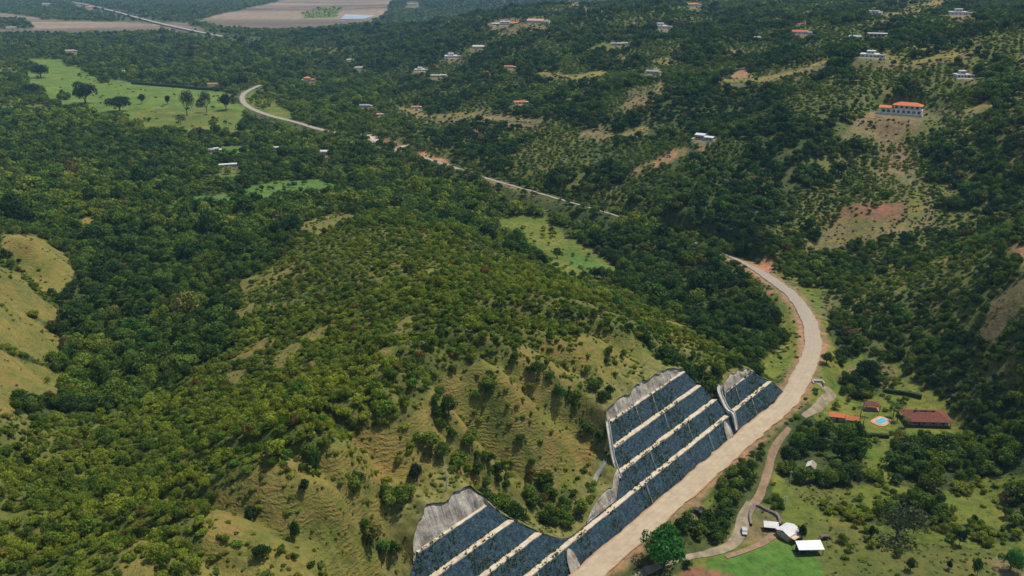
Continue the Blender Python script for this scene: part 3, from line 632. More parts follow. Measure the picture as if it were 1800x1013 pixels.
structure(ribbon('farm_track', H3([(1320,885),(1308,910),(1302,935),(1283,960),(1250,972),(1190,984),(1140,1003),(1100,1030)]), [1.8,2.4,2.2,1.8,1.3,1.1,1.1], M_GRAVEL, drape=1, lift=.18, edge=.3))
structure(ribbon('yard_track', H3([(1276,980),(1310,968),(1340,955),(1362,940),(1385,930)]), [.9,1.1,1.4,2.4], M_TRACK, drape=1, lift=.22, edge=.3))
structure(ribbon('gravel_track', H3([(1412,732),(1428,722),(1448,705),(1462,692),(1448,682),(1436,672)]), [1.2,1.6,2.0,2.0,1.5], M_GRAVEL, drape=1, edge=.3))
M_TRACK2 = simple('far_road_surface', (.29, .27, .235), (.22, .20, .17), .05)
structure(ribbon('far_road', [(*pix(u, v, 4.0),) for u, v in [(60,-6),(130,4),(200,20),(260,36),(330,52),(390,64),(450,74)]], 7.0, M_TRACK2, lift=.6, step=10))
wv_ = MB(); wv_.prism([pix(u, v, .9)[:2] for u, v in [(598,34),(612,20),(640,15),(668,13),(664,26),(640,33)]], .2, 1.0)
structure(wv_.build('river_water', simple('river_water', (.30, .34, .37), (.22, .26, .29), .01, rough=.3)))

# ------------------------------------------------------------------ the netted cut slopes
def cut(name, s0, s1, label, drains=(), scars=(), group=None, rock=True):
    cx, cy = W((s0+s1)/2, 0); root = empty(name, (cx, cy, float(road_z((s0+s1)/2)))); tag(root, label, 'retaining slope', group)
    off = np.array([cx, cy, root.location[2]])
    def P3(s, d, h): x, y = W(s, d); return np.stack([x, y, road_z(s)+h], -1)-off
    S = np.arange(s0, s1+.01, .8)
    def runs(mask):
        out = []; st = None
        for i, m in enumerate(mask):
            if m and st is None: st = i
            if not m and st is not None:
                if i-st > 2: out.append((st, i))
                st = None
        if st is not None and len(mask)-st > 2: out.append((st, len(mask)))
        return out
    for k in range(4):
        T = Tof(S); base = 7*k; d0 = .8+4.9*k
        for a, b in runs(T > base+.3):
            s = S[a:b]; tp = np.minimum(7, T[a:b]-base); rows = []; uvs = []
            for j in range(9):
                f = j/8; h = tp*f-(.5 if j == 0 else 0); bul = .35*fbm(s/3.5, s*0+j*.6+k*9, 13, 3)*(1 if 0 < j < 8 else .2)
                rows.append(P3(s, d0+h/7*3.3+bul, base+h)); uvs.append(np.stack([s, np.full(len(s), f*6)+k*10], 1))
            o = strip('netted_face', rows, M_NET, root, uvs)
        for a, b in runs(T >= base+6.6):
            s = S[a:b]; e0 = d0+3.3-.15; rows = []
            for j in range(6):
                f = j/5; rows.append(P3(s, e0+f*(1.6+.35)+.12*fbm(s/2, s*0+j, 19, 2)*(1 if j == 0 else 0), base+7+.10+.12*fbm(s/5, s*0+f*2, 23, 2)))
            o = strip('bench', rows, M_BENCH, root)
            lip = [r.copy() for r in (rows[0], rows[0])]; lip[1] = lip[1]-np.array([0, 0, .55])
            strip('bench_kerb', [lip[1], lip[0]], M_CONC, o)
    if rock:
        for a, b in runs(Rof(S) > .4):
            s = S[a:b]; T = Tof(s); Rr = Rof(s); rows = []; uvs = []
            for j in range(12):
                f = j/11; bul = 1.1*fbm(s/2.6, s*0+f*1.2, 29, 4)*math.sin(min(f, .9)*math.pi)
                rows.append(P3(s, d_of(T)+.5*(T > 27)+(T > 27)*2.6*0+f*Rr*.42+bul+(f > .99)*1.5, T-.8+f*(Rr+.8))); uvs.append(np.stack([s, f*Rr+T], 1))
            strip('rock_face', rows, M_ROCK, root, uvs)
    for sd_, k in drains:
        h0 = np.linspace(-.1, 6.9, 10); x, y = W(sd_-.13+.12*np.sin(h0), .8+4.9*k+h0/7*3.3-.52); x2, y2 = W(sd_+.13+.12*np.sin(h0*1.3), .8+4.9*k+h0/7*3.3-.52); zz_ = float(road_z(sd_))+7*k+h0
        strip('drain_strip', [np.stack([x, y, zz_], 1)-off, np.stack([x2, y2, zz_], 1)-off], M_STAIN, root)
    for sa, sb in scars:
        s = np.arange(sa, sb, .5); w_ = np.sin(np.linspace(0, math.pi, len(s)))**.5; rows = [P3(s, .8+f*3.3*w_-.62+.3*fbm(s/1.5, s*0+f*3, 91, 3), f*6.6*w_) for f in np.linspace(0, 1, 7)]
        strip('rock_scar', rows, M_ROCK, root, [np.stack([s, np.full(len(s), f*6.)], 1) for f in np.linspace(0, 1, 7)])
    return root
cutA = cut('cut_slope', -84.8, 7.21, 'stepped cut slope under dark blue netting at the bottom edge, below a grey rock scar', [(-36, 1), (-12, 0)], [(1.2, 6.8)])
cutB = cut('cut_slope', 7.2, 119.21, 'widest stepped cut slope, four dark netted bands with pale benches beside the straight road', [(66, 3), (78, 3), (79.5, 2), (62, 1), (90, 1), (52, 0), (99, 0)], [(110, 116)])
cutC = cut('cut_slope', 119.2, 167, 'short two step netted cut slope where the road begins to bend', [(138, 0), (131, 1)], [])
# turf lip joining cut top and hillside
S = np.arange(-128, 167.5, 1.0); rows = []
for j, dd in enumerate((-.1, 1.5, 3.5, 6, 9)):
    x, y = W(S, d_of(Tof(S))+Rof(S)*.42+dd); z = road_z(S)+Tof(S)+Rof(S)+.06 if j == 0 else np.maximum(height(x, y)+.1, 0)
    if j in (1, 2): z = road_z(S)+Tof(S)+Rof(S)+.22*dd+.1
    rows.append(np.stack([x, y, z], 1))
m_l = Tof(S) > 1.0
lipo = strip('turf_edge', [r[m_l] for r in rows], simple('dry_turf', (.17, .15, .045), (.07, .085, .02), .5, bmp=.3)); structure(lipo)
# concrete water chute in the notch between the two cuts
def chute(name, pts_, w, label, m=M_CONC):
    root = empty(name, pts_[0]); tag(root, label, 'drainage chute'); o = np.array(pts_[0])
    L = catmull(pts_, 8); tx = np.gradient(L[:, 0]); ty = np.gradient(L[:, 1]); ln = np.hypot(tx, ty)+1e-9; nx, ny = -ty/ln, tx/ln
    def rw(f, h): return np.stack([L[:, 0]+nx*w*f, L[:, 1]+ny*w*f, L[:, 2]+h], 1)-o
    strip('channel_bed', [rw(-.5, .1), rw(.5, .1)], m, root); strip('side_wall', [rw(-.72, -.6), rw(-.72, .7), rw(-.5, .7), rw(-.5, .05)], m, root); strip('side_wall', [rw(.5, .05), rw(.5, .7), rw(.72, .7), rw(.72, -.6)], m, root)
    return root
def CP_(s, d, h): x, y = W(s, d); return (float(x), float(y), float(road_z(s))+h)
chute('drain_chute', [CP_(123, 12, 17), CP_(120.5, 10.5, 14.6), CP_(119.4, 7, 10), CP_(119, 5.0, 8.4), CP_(118.8, 2.6, 7.6), CP_(118.8, .5, 1.0)], 1.5, 'pale concrete water chute down the notch between the two cut slopes')
chute('drain_chute', [CP_(37, 12, 20), CP_(33, 13, 15), CP_(28, 11, 11), CP_(22, 8, 8.2)], .9, 'thin pale drain curving down the grass above the lowest bench')
chute('drain_chute', [CP_(47.5, 18.5, 29), CP_(44.8, 15.5, 25), CP_(42.6, 12, 18), CP_(41.2, 8, 13)], 1.0, 'pale strip drain down the left end of the widest cut slope')
ex = empty('culvert_headwall', hit(1437,672)); tag(ex, 'grey concrete headwall just right of the road bend', 'culvert')
MB().box(-2.2, 2.2, -.4, .4, -1, 1.1).build('headwall', M_CONC, ex); MB().box(-2.6, -2.2, -2.2, .4, -1, .7).build('wing_wall', M_CONC, ex); MB().box(2.2, 2.6, -2.2, .4, -1, .7).build('wing_wall', M_CONC, ex); MB().tube((0, -.46, .1), (0, -.41, .1), .5, .5, 12).build('pipe_mouth', M_DARK, ex)

# ------------------------------------------------------------------ houses
def house(kind, w, root):
    """parts under root: local x = width, -y faces the viewer's side, z up"""
    d = w*.55; h = min(max(3.0, w*.14), 4.2)
    def windows(x0, x1, y, z, n_, ww=1.4, hh=1.3, back=False):
        for i in range(n_):
            x = x0+(x1-x0)*(i+.5)/n_
            f = MB().box(x-ww/2-.12, x+ww/2+.12, y-.06, y+.12, z-.12, z+hh+.12).build('window', M_CREAM, root)
            MB().box(x-ww/2, x+ww/2, y-.10, y-.03, z, z+hh).build('pane', M_GLASS, f)
    def door(x, y, z0=0): MB().box(x-.5, x+.5, y-.08, y+.05, z0, z0+2.1).build('door', M_DOOR, root)
    def walls(x0, x1, y0, y1, z1, m=M_WHITE, z0=-4): MB().box(x0, x1, y0, y1, z0, z1).build('wall', m, root)
    def slab(x0, x1, y0, y1, z, m=M_WHITER, t=.35, o_=.6):
        r = MB().box(x0-o_, x1+o_, y0-o_, y1+o_, z+.002, z+t).build('roof', m, root); return r
    def terrace(x0, x1, y0, y1, z=.2): MB().box(x0, x1, y0, y1, -3, z).build('terrace', M_CREAM, root)
    hw = w/2
    if kind == 'flat':
        walls(-hw, hw*.45, 0, d, h); slab(-hw, hw*.45, 0, d, h); walls(hw*.45+.7, hw, d*.15, d*.9, h*.8); slab(hw*.45+.7, hw, d*.15, d*.9, h*.8, M_GREYR, .3, .3)
        walls(-hw*.5, hw*.1, d*.35, d*.95, h*1.9, M_WHITE, h+.36); slab(-hw*.5, hw*.1, d*.35, d*.95, h*1.9)
        windows(-hw+.5, hw*.4, 0, .9, 4); windows(-hw*.45, hw*.05, d*.35, h+.9, 2, 1.2, 1.0); windows(hw*.5+.8, hw-.3, d*.15, .8, 1); door(hw*.41, 0); terrace(-hw-1, hw*.6, -4, -.01)
    elif kind == 'complex':
        for x0, x1, k in ((-hw, -hw*.45, .8), (-hw*.4, hw*.25, 1.7)): walls(x0, x1, 0, d*.6, h*k); slab(x0, x1, 0, d*.6, h*k); windows(x0+1, x1-1, 0, .9, 5, 1.8, 1.5)
        windows(-hw*.4+1, hw*.25-1, 0, h+.6, 6, 1.8, 1.4); walls(hw*.3, hw, -2, d*.5, h, M_CREAM); MB().gable(hw*.27, hw*1.03, -3, d*.5+1, h+.1, 2.4).build('roof', M_ORANGE2, root); windows(hw*.35, hw*.95, -2, .9, 4); terrace(-hw, hw*.25, -7, -.01); door(-hw*.42, -.0)
    elif kind == 'tower':
        walls(-hw*.6, hw*.3, 0, d*.7, h*2); MB().hip(-hw*.7, hw*.4, -1, d*.7+1, h*2+.05, 2.6).build('roof', M_ORANGE, root); walls(hw*.32, hw, 1, d*.7, h*1.1); MB().hip(hw*.36, hw*1.05, .3, d*.75, h*1.1+.03, 1.5).build('roof', M_ORANGE2, root)
        walls(-hw, -hw*.62, .5, d*.6, h*1.2); slab(-hw, -hw*.62, .5, d*.6, h*1.2, o_=.1)
        windows(-hw*.55, hw*.25, 0, .9, 3); windows(-hw*.55, hw*.25, 0, h+1, 3); windows(hw*.4, hw*.95, 1, .9, 2); door(-hw*.05, 0)
    elif kind in ('gable_white', 'gable_pink', 'gable_red'):
        wm = M_WHITE if kind != 'gable_pink' else M_CREAM; rm = {'gable_white': M_ORANGE2, 'gable_pink': M_PINK, 'gable_red': M_ORANGE}[kind]
        walls(-hw, hw*.5, 0, d*.7, h, wm); MB().gable(-hw-.6, hw*.5+.6, -1, d*.7+1, h+.05, d*.13).build('roof', rm, root)
        walls(hw*.52, hw, d*.1, d*.6, h*.8, wm); slab(hw*.52, hw, d*.1, d*.6, h*.8, M_WHITER, .25, .3); windows(-hw+.5, hw*.45, 0, .9, 3); windows(hw*.58, hw*.98, d*.1, .8, 1, 1.2, 1.1); door(hw*.46, 0); terrace(-hw, hw*.5, -3, -.01)
    elif kind == 'bars':
        for i, (x0, x1, y0) in enumerate(((-hw, -hw*.45, 2), (-hw*.38, hw*.2, 0), (hw*.27, hw, 3))):
            walls(x0, x1, y0, y0+d*.5, h*.8); slab(x0, x1, y0, y0+d*.5, h*.8); windows(x0+.4, x1-.4, y0, .8, 2, 1.2, 1.0)
        door(-hw*.1, 0)
    elif kind == 'dome':
        walls(-hw*.7, hw*.7, 0, d*.7, h*.9, M_CREAM); mb = MB(); n_ = 12
        prev = [(-hw*.75, -.6+(d*.7+1.2)*(1-math.cos(math.pi*i/n_))/2, h*.9+.02+math.sin(math.pi*i/n_)*h*.55) for i in range(n_+1)]
        b = 0; mb.v = [p for p in prev]+[(-p[0], p[1], p[2]) for p in prev]; mb.f = [(i, n_+1+i, n_+2+i, i+1) for i in range(n_)]+[tuple(range(n_, -1, -1)), tuple(range(n_+1, 2*n_+2)), (0, n_, 2*n_+1, n_+1)]
        mb.build('roof', M_WHITER, root); walls(hw*.72, hw, .5, d*.5, h*.7); slab(hw*.72, hw, .5, d*.5, h*.7, o_=.2); windows(-hw*.6, hw*.6, 0, .8, 3, 1.2, 1.0); door(hw*.62, 0)
    elif kind == 'cluster':
        walls(-hw, -hw*.1, 0, d*.6, h, M_CREAM); MB().gable(-hw-.4, -hw*.06, -.6, d*.6+.6, h+.04, 1.6).build('roof', M_GREYR, root); walls(0, hw*.6, 2, d*.8, h*1.2); slab(0, hw*.6, 2, d*.8, h*1.2); walls(hw*.66, hw, 1, d*.5, h*.7); MB().gable(hw*.63, hw*1.04, .5, d*.5+.5, h*.7+.04, .9).build('roof', M_WHITER, root)
        windows(-hw+.4, -hw*.2, 0, .9, 2); windows(.4, hw*.55, 2, .9, 2); door(hw*.83, 1)
    elif kind == 'wallhouse':
        walls(-hw, hw, 0, w*.22, 2.8); MB().gable(-hw-.3, hw+.3, -.5, w*.22+.5, 2.83, .7).build('roof', M_WHITER, root); windows(-hw+1, hw-1, 0, 1, 4, 1.1, .9); door(0, 0)
    elif kind == 'grey' or kind == 'blue':
        m = M_GREYR if kind == 'grey' else M_BLUER; walls(-hw, hw*.6, 0, d*.7, h*.9); MB().gable(-hw-.5, hw*.6+.5, -.8, d*.7+.8, h*.9+.04, 1.3).build('roof', m, root); walls(hw*.63, hw, 1, d*.5, h*.7); slab(hw*.63, hw, 1, d*.5, h*.7, M_WHITER, .2, .15); windows(-hw+.5, hw*.5, 0, .8, 3, 1.2, 1.1); door(hw*.55, 0)
    elif kind == 'slab':
        walls(-hw*.8, hw*.8, 0, d*.6, 3.4); MB().box(-hw, hw, -2, d*.75, 3.402, 3.8).build('roof', M_WHITER, root); windows(-hw*.75, hw*.75, 0, .6, 4, 2.2, 1.9); door(-hw*.78+.7, 0)
        for x in (-hw*.95, hw*.95): MB().box(x-.15, x+.15, -1.9, -1.6, -3, 3.4).build('column', M_WHITE, root)
    elif kind == 'split':
        walls(-hw, -hw*.05, 0, d*.8, 3.6); MB().gable(-hw-.5, 0, -.8, d*.8+.8, 3.64, 1.0).build('roof', M_WHITER, root); walls(hw*.1, hw, -2.5, d*.4, 2.8); MB().gable(hw*.05, hw+.4, -3.2, d*.4+.6, 2.84, .8).build('roof', M_WHITER, root)
        windows(-hw+.5, -hw*.15, 0, .9, 3); windows(hw*.2, hw*.9, -2.5, .8, 2); door(hw*.03, 0); terrace(-hw-3, -hw-.01, -1, 4)
    else:
        walls(-hw, hw, 0, d*.7, h*.8); MB().gable(-hw-.3, hw+.3, -.5, d*.7+.5, h*.8+.04, .8).build('roof', M_WHITER, root); windows(-hw+.3, hw*.5, 0, .8, 2, 1.1, 1.0); door(hw*.7, 0)
for (u, v, wd, kind, yaw, label), (x, y, z) in zip(HOUSES, SITE):
    face = -math.atan2(x, y)                              # fronts look out over the valley
    root = empty('hillside_house' if u > 700 else 'house', (x, y, z), face+R(yaw)); wd = wd*.86; tag(root, label, 'house', 'houses scattered over the mountain side' if u > 700 and v > 30 else 'buildings of the plain'); house(kind, wd, root)

# hillside villa with orange roof and blue pool
x, y, z = FS['villa']; vl = empty('villa', (x, y, z+1.0), -math.atan2(x, y)+R(-6)); tag(vl, 'long white two storey villa with orange tiled roof and arched terrace on the mountain side', 'villa')
MB().box(-15, 17, 2, 11, -5, 3.4).build('wall', M_WHITE, vl); MB().box(-5, 15.5, 3.2, 11.4, 3.402, 6.4).build('wall', M_WHITE, vl)
MB().hip(-6.3, 17, 1.6, 12.4, 6.45, 2.4).build('roof', M_ORANGE, vl); MB().gable(-16.5, -5.1, .4, 10.5, 4.0, 1.4).build('roof', M_ORANGE, vl)
MB().box(-17, 18, -4, 1.99, -6, -.3).build('terrace', M_WHITE, vl)
bal = MB().box(-17, 18, -4.25, -4.02, -.6, .7).build('balustrade', M_WHITE, vl)
for i in range(9):
    xx = -14.2+i*3.7; MB().box(xx-1.1, xx+1.1, -4.35, -4.27, -3.6, -1.2).build('arch_opening', M_DARK, vl)
for i in range(8):
    xx = -12.5+i*3.9; wd_ = MB().box(xx-1.25, xx+1.25, 1.9, 2.06, .1, 2.6).build('window', M_CREAM, vl); MB().box(xx-1.1, xx+1.1, 1.84, 1.93, .25, 2.45).build('pane', M_GLASS, wd_)
for i in range(5):
    xx = -3+i*4.0; wd_ = MB().box(xx-1.15, xx+1.15, 3.1, 3.26, 4.0, 6.0).build('window', M_CREAM, vl); MB().box(xx-1.0, xx+1.0, 3.04, 3.13, 4.15, 5.85).build('pane', M_GLASS, wd_)
for i in range(7): MB().tube((-16+i*1.8*3, 1.2, -.3), (-16+i*1.8*3, 1.2, 3.8 if i < 3 else 3.4), .18, .18, 8).build('column', M_WHITE, vl)
MB().box(-16.5, -12.2, -3.2, .6, -.29, .05).build('pool_rim', M_WHITE, vl); MB().box(-18.5, -12.6, -3.0, .3, .052, .12).build('pool_water', M_POOLB, vl)

# farm: red roofed hacienda
x, y, z = FS['hacienda']; hc = empty('farmhouse', (x, y, z), R(-4)); tag(hc, 'long farmhouse with a dark red tiled hip roof beside the pool garden', 'farmhouse')
MB().box(-8, 8.6, .8, 8.2, -1, 2.7).build('wall', M_CREAM, hc); MB().hip(-9.6, 10.2, -1.2, 10.6, 2.75, 2.6).build('roof', M_REDT, hc)
MB().box(-5.2, 3.6, 4.2, 5.2, 4.9, 5.7).build('roof_lantern', M_REDT, hc)
for xx in (-3.6, 1.0): MB().box(xx-.9, xx+.9, 4.08, 4.19, 5.05, 5.5).build('skylight', M_GREYR, hc)
for i in range(7): MB().box(-8.6+i*2.9, -8.35+i*2.9, -.8, -.55, -.5, 2.7).build('veranda_post', M_WOOD, hc)
for i in range(4): w_ = MB().box(-6.6+i*4, -5.0+i*4, .7, .86, .9, 2.1).build('window', M_WOOD, hc); MB().box(-6.45+i*4, -5.15+i*4, .64, .72, 1.0, 2.0).build('pane', M_GLASS, w_)
MB().box(-4.3, -3.3, .7, .82, 0, 2.1).build('door', M_DOOR, hc)
x, y, z = FS['pool']; pl = empty('swimming_pool', (x, y, z), R(38)); tag(pl, 'turquoise swimming pool with terracotta paving in the farmhouse garden', 'swimming pool')
def rr(a, b, r=1.2, k=5):
    out = []
    for cx_, cy_, a0 in ((a-r, b-r, 0), (-a+r, b-r, 90), (-a+r, -b+r, 180), (a-r, -b+r, 270)):
        out += [(cx_+r*math.cos(R(a0+90*i/k)), cy_+r*math.sin(R(a0+90*i/k))) for i in range(k+1)]
    return out
MB().prism(rr(4.6, 3.4, 2.2), -.6, .14).build('paving', M_DECK, pl); MB().prism(rr(3.2, 2.0, 1.0), .141, .26).build('coping', M_WHITE, pl); MB().prism(rr(2.95, 1.75, .9), .262, .30).build('water', M_POOL, pl)
x, y, z = FS['long']; lg = empty('stable_building', (x, y, z), R(-14)); tag(lg, 'low bright orange roofed outbuilding in two offset wings left of the pool', 'outbuilding')
MB().box(-6, -.2, 0, 3.2, -1, 2.2).build('wall', M_CREAM, lg); MB().box(.2, 5.6, -1.2, 2.0, -1, 2.0).build('wall', M_CREAM, lg); MB().gable(-6.6, .1, -.7, 3.9, 2.24, 1.1).build('roof', M_ORANGE, lg); MB().gable(.12, 6.2, -1.9, 2.7, 2.04, 1.0).build('roof', M_ORANGE2, lg)
MB().box(-3.6, -2.6, -.08, .04, -.2, 1.9).build('door', M_DOOR, lg); w_ = MB().box(2, 3.4, -1.28, -1.16, .7, 1.6).build('window', M_WOOD, lg)
x, y, z = FS['small']; sm = empty('garden_pavilion', (x, y, z), R(-8)); tag(sm, 'small square pavilion with red tiled roof behind the pool', 'pavilion')
MB().hip(-3.4, 3.4, -2.4, 2.4, 2.6, 1.3).build('roof', M_REDT, sm)
for a, b in ((-3, -2), (3, -2), (3, 2), (-3, 2)): MB().box(a-.12, a+.12, b-.12, b+.12, -.5, 2.6).build('post', M_WOOD, sm)
MB().box(-3.0, 3.0, -2.0, 2.0, -.5, .12).build('floor_slab', M_DECK, sm)
x, y, z = FS['hut']; ht = empty('hut', (x, y, z), R(62)); tag(ht, 'small pale hut with one white and one thatch brown roof side among dark trees', 'hut')
MB().box(-2.0, 2.0, -1.3, 1.3, -1, 2.2).build('wall', M_WHITE, ht); MB().poly([(-2.3, -1.9, 1.9), (2.3, -1.9, 1.9), (2.3, 0, 3.3), (-2.3, 0, 3.3)]).build('roof', simple('thatch', (.30, .24, .17), None, 1), ht); MB().poly([(-2.3, 0, 3.31), (2.3, 0, 3.31), (2.3, 1.9, 1.91), (-2.3, 1.9, 1.91)]).build('roof', M_WHITER, ht); MB().box(-.5, .4, -1.38, -1.28, -.3, 1.7).build('door', M_DOOR, ht)
x, y, z = FS['shed']; sh = empty('shed', (x, y, z), R(6)); tag(sh, 'open farm shed with a bright white sheet metal roof on the lower grass', 'shed')
mb = MB(); mb.box(0, 0, 0, 0, 0, 0); mb = MB(); b0 = [(-4.7, -2.0, 2.5), (4.3, -2.4, 2.3), (4.6, 2.0, 3.1), (-4.3, 2.2, 3.2)]; mb.v = b0+[(a, b, c-.14) for a, b, c in b0]; mb.f = [(0,1,2,3),(7,6,5,4),(0,4,5,1),(1,5,6,2),(2,6,7,3),(3,7,4,0)]
rf = mb.build('roof', simple('white_sheet_metal', (.68, .68, .70), (.56, .56, .58), .7), sh)
for i in range(6): MB().box(-4.2+i*1.7, -4.12+i*1.7, -2.0, 2.0, 3.4, 3.4001) if False else None
MB().box(-4.2, -1.0, -.2, 1.8, -.5, 2.2).build('wall', M_DARK, sh); MB().box(.6, 3.9, .2, 1.8, -.5, 2.1).build('wall', M_CREAM, sh)
for a, b in ((-4.3, -1.8), (-1.4, -1.9), (1.5, -2.0), (4.0, -2.1), (4.2, 1.7)): MB().box(a-.1, a+.1, b-.1, b+.1, -.5, 2.25).build('post', M_WOOD, sh)
x, y, z = FS['barn']; bn = empty('barn', (x, y, z), R(38)); tag(bn, 'small barn with white ridged roof and rusty cream patched lower half', 'barn')
MB().box(-2.9, 2.9, -2.2, 2.6, -1, 2.4).build('wall', M_CREAM, bn); MB().gable(-3.3, 3.3, -2.8, 3.2, 2.46, 1.0).build('roof', M_WHITER, bn); MB().box(-3.0, 2.2, -4.6, -2.82, 2.0, 2.14).build('lean_to_roof', simple('rusty_cream_sheet', (.52, .44, .34), (.40, .22, .12), .9), bn)
for a in (-2.8, -.4, 2.0): MB().box(a-.08, a+.08, -4.5, -4.34, -.6, 2.0).build('post', M_WOOD, bn)
MB().box(-.7, .7, -2.26, -2.18, -.2, 1.9).build('door', M_DOOR, bn)
x, y, z = FS['lean']; ln_ = empty('animal_shelter', (x, y, z), R(-10)); tag(ln_, 'dark open shelter with a narrow white roof beside the farm yard', 'shelter')
MB().box(-2.3, 2.3, 0, 1.6, -.5, 1.7).build('wall', M_DARK, ln_); MB().poly([(-2.6, -1.2, 1.75), (2.6, -1.2, 1.75), (2.6, 1.9, 2.4), (-2.6, 1.9, 2.4)]).build('roof', M_WHITER, ln_)
for a in (-2.3, 0, 2.3): MB().box(a-.08, a+.08, -1.1, -.94, -.6, 1.74).build('post', M_WOOD, ln_)
x, y, z = hit(1449, 948); st = empty('feed_rack', (x, y, z), R(4)); tag(st, 'small brown timber feed rack on the grass behind the white shed', 'feed rack')
MB().box(-1.7, 1.7, -.7, .8, 1.5, 1.62).build('roof', M_WOOD, st); MB().box(-.2, 1.5, .2, .5, -.2, 1.48).build('back_board', M_WOOD, st)
for a in (-1.6, 1.6): MB().box(a-.08, a+.08, -.6, -.44, -.4, 1.5).build('post', M_WOOD, st)
# dry stone corral beside the track
cor = H3([(1320,925),(1318,905),(1327,890),(1345,897),(1366,908),(1372,925)]); cr = empty('stone_wall', cor[0]); tag(cr, 'dry stone corral wall around the small paddock beside the track', 'stone wall')
o0 = np.array(cor[0]); L = catmull(cor, 8); tx = np.gradient(L[:, 0]); ty = np.gradient(L[:, 1]); q = np.hypot(tx, ty)+1e-9
jj = RNG.uniform(-.12, .12, (4, len(L)))
strip('wall_course', [np.stack([L[:, 0]-ty/q*w_+jj[i], L[:, 1]+tx/q*w_+jj[i], L[:, 2]+h_+jj[i]], 1)-o0 for i, (w_, h_) in enumerate(((-.55, -.5), (-.4, 1.0), (.4, 1.0), (.55, -.5)))], M_STONE, cr, smooth=False)
def vehicle(name, u, v, rz, body, cab, label, cat):
    x, y, z = hit(u, v); o = empty(name, (x, y, z+.15), rz); tag(o, label, cat)
    mb = MB(); P_ = [(-2.1, .35), (-2.15, .8), (-1.2, .95), (-.7, 1.5), (.9, 1.55), (1.6, 1.0), (2.15, .9), (2.2, .35)]
    mb.v = [(a, -.85, b) for a, b in P_]+[(a, .85, b) for a, b in P_]; k = len(P_); mb.f = [tuple(range(k)), tuple(range(2*k-1, k-1, -1))]+[(i, k+i, k+(i+1) % k, (i+1) % k) for i in range(k)]; mb.build('body', body, o)
    MB().box(-.6, .8, -.87, .87, 1.02, 1.4).build('side_window', cab, o)
    for a in (-1.35, 1.35):
        for b in (-.9, .7): MB().tube((a, b, .3), (a, b+.2, .3), .33, .33, 12).build('wheel', M_TYRE, o)
    return o
vehicle('parked_car', 1308, 937, R(80), M_CARP, M_GLASS, 'small pale car parked on the farm track beside the corral', 'car')
vehicle('parked_car', 1224, 901, R(150), M_CARB, M_GLASS, 'dark car parked on the bare patch right of the road', 'car')
def pole(u, v, h, label):
    x, y, z = hit(u, v); o = empty('utility_pole', (x, y, z)); tag(o, label, 'utility pole'); MB().tube((0, 0, -.5), (0, 0, h), .16, .10, 8).build('pole_shaft', M_CONC, o); MB().box(-.7, .7, -.06, .06, h-.7, h-.55).build('cross_arm', M_CONC, o)
pole(785, 862, 8.5, 'thin pale utility pole on the grass slope above the lower rock scar'); pole(1074, 682, 9, 'thin pale utility pole left of the upper rock scar'); pole(1379, 895, 6, 'thin pale pole at the corner of the farm paddock')
pole(1388, 855, 7, 'thin pole on the grass beside the track below the dark trees')
# clipped hedges
def hedge(P_, w, h, label):
    Q = H3(P_); o0 = np.array(Q[0]); L = catmull(Q, 12); ax = L; tx = np.gradient(L[:, 0]); ty = np.gradient(L[:, 1]); q = np.hypot(tx, ty)+1e-9; rows = []
    for i, (a, b) in enumerate(((-.5, -.4), (-.52, .55), (-.4, .97), (.0, 1.03), (.4, .97), (.52, .55), (.5, -.4))):
        j = RNG.normal(0, .07, len(L)); rows.append(np.stack([L[:, 0]-ty/q*(w*a+j), L[:, 1]+tx/q*(w*a+j), height(L[:, 0], L[:, 1])+h*b+j], 1)-o0)
    o = strip('hedge', rows, simple('hedge_leaves', (.035, .07, .02), (.012, .03, .010), 1.2, bmp=.4), smooth=False); o.location = Q[0]; tag(o, label, 'hedge')
hedge([(232,148),(270,151),(310,154),(350,158),(385,160)], 4, 4.5, 'long dark clipped hedge along the far edge of the green field'); hedge([(1506,767),(1530,768),(1562,770)], 1.6, 1.8, 'dark clipped hedge below the pool garden'); hedge([(1554,689),(1585,693),(1620,700)], 1.6, 1.8, 'dark clipped hedge behind the farmhouse lawn')
hedge([(382,326),(400,326),(424,327)], 2.5, 2.5, 'short dark hedge under the small bright lawn')

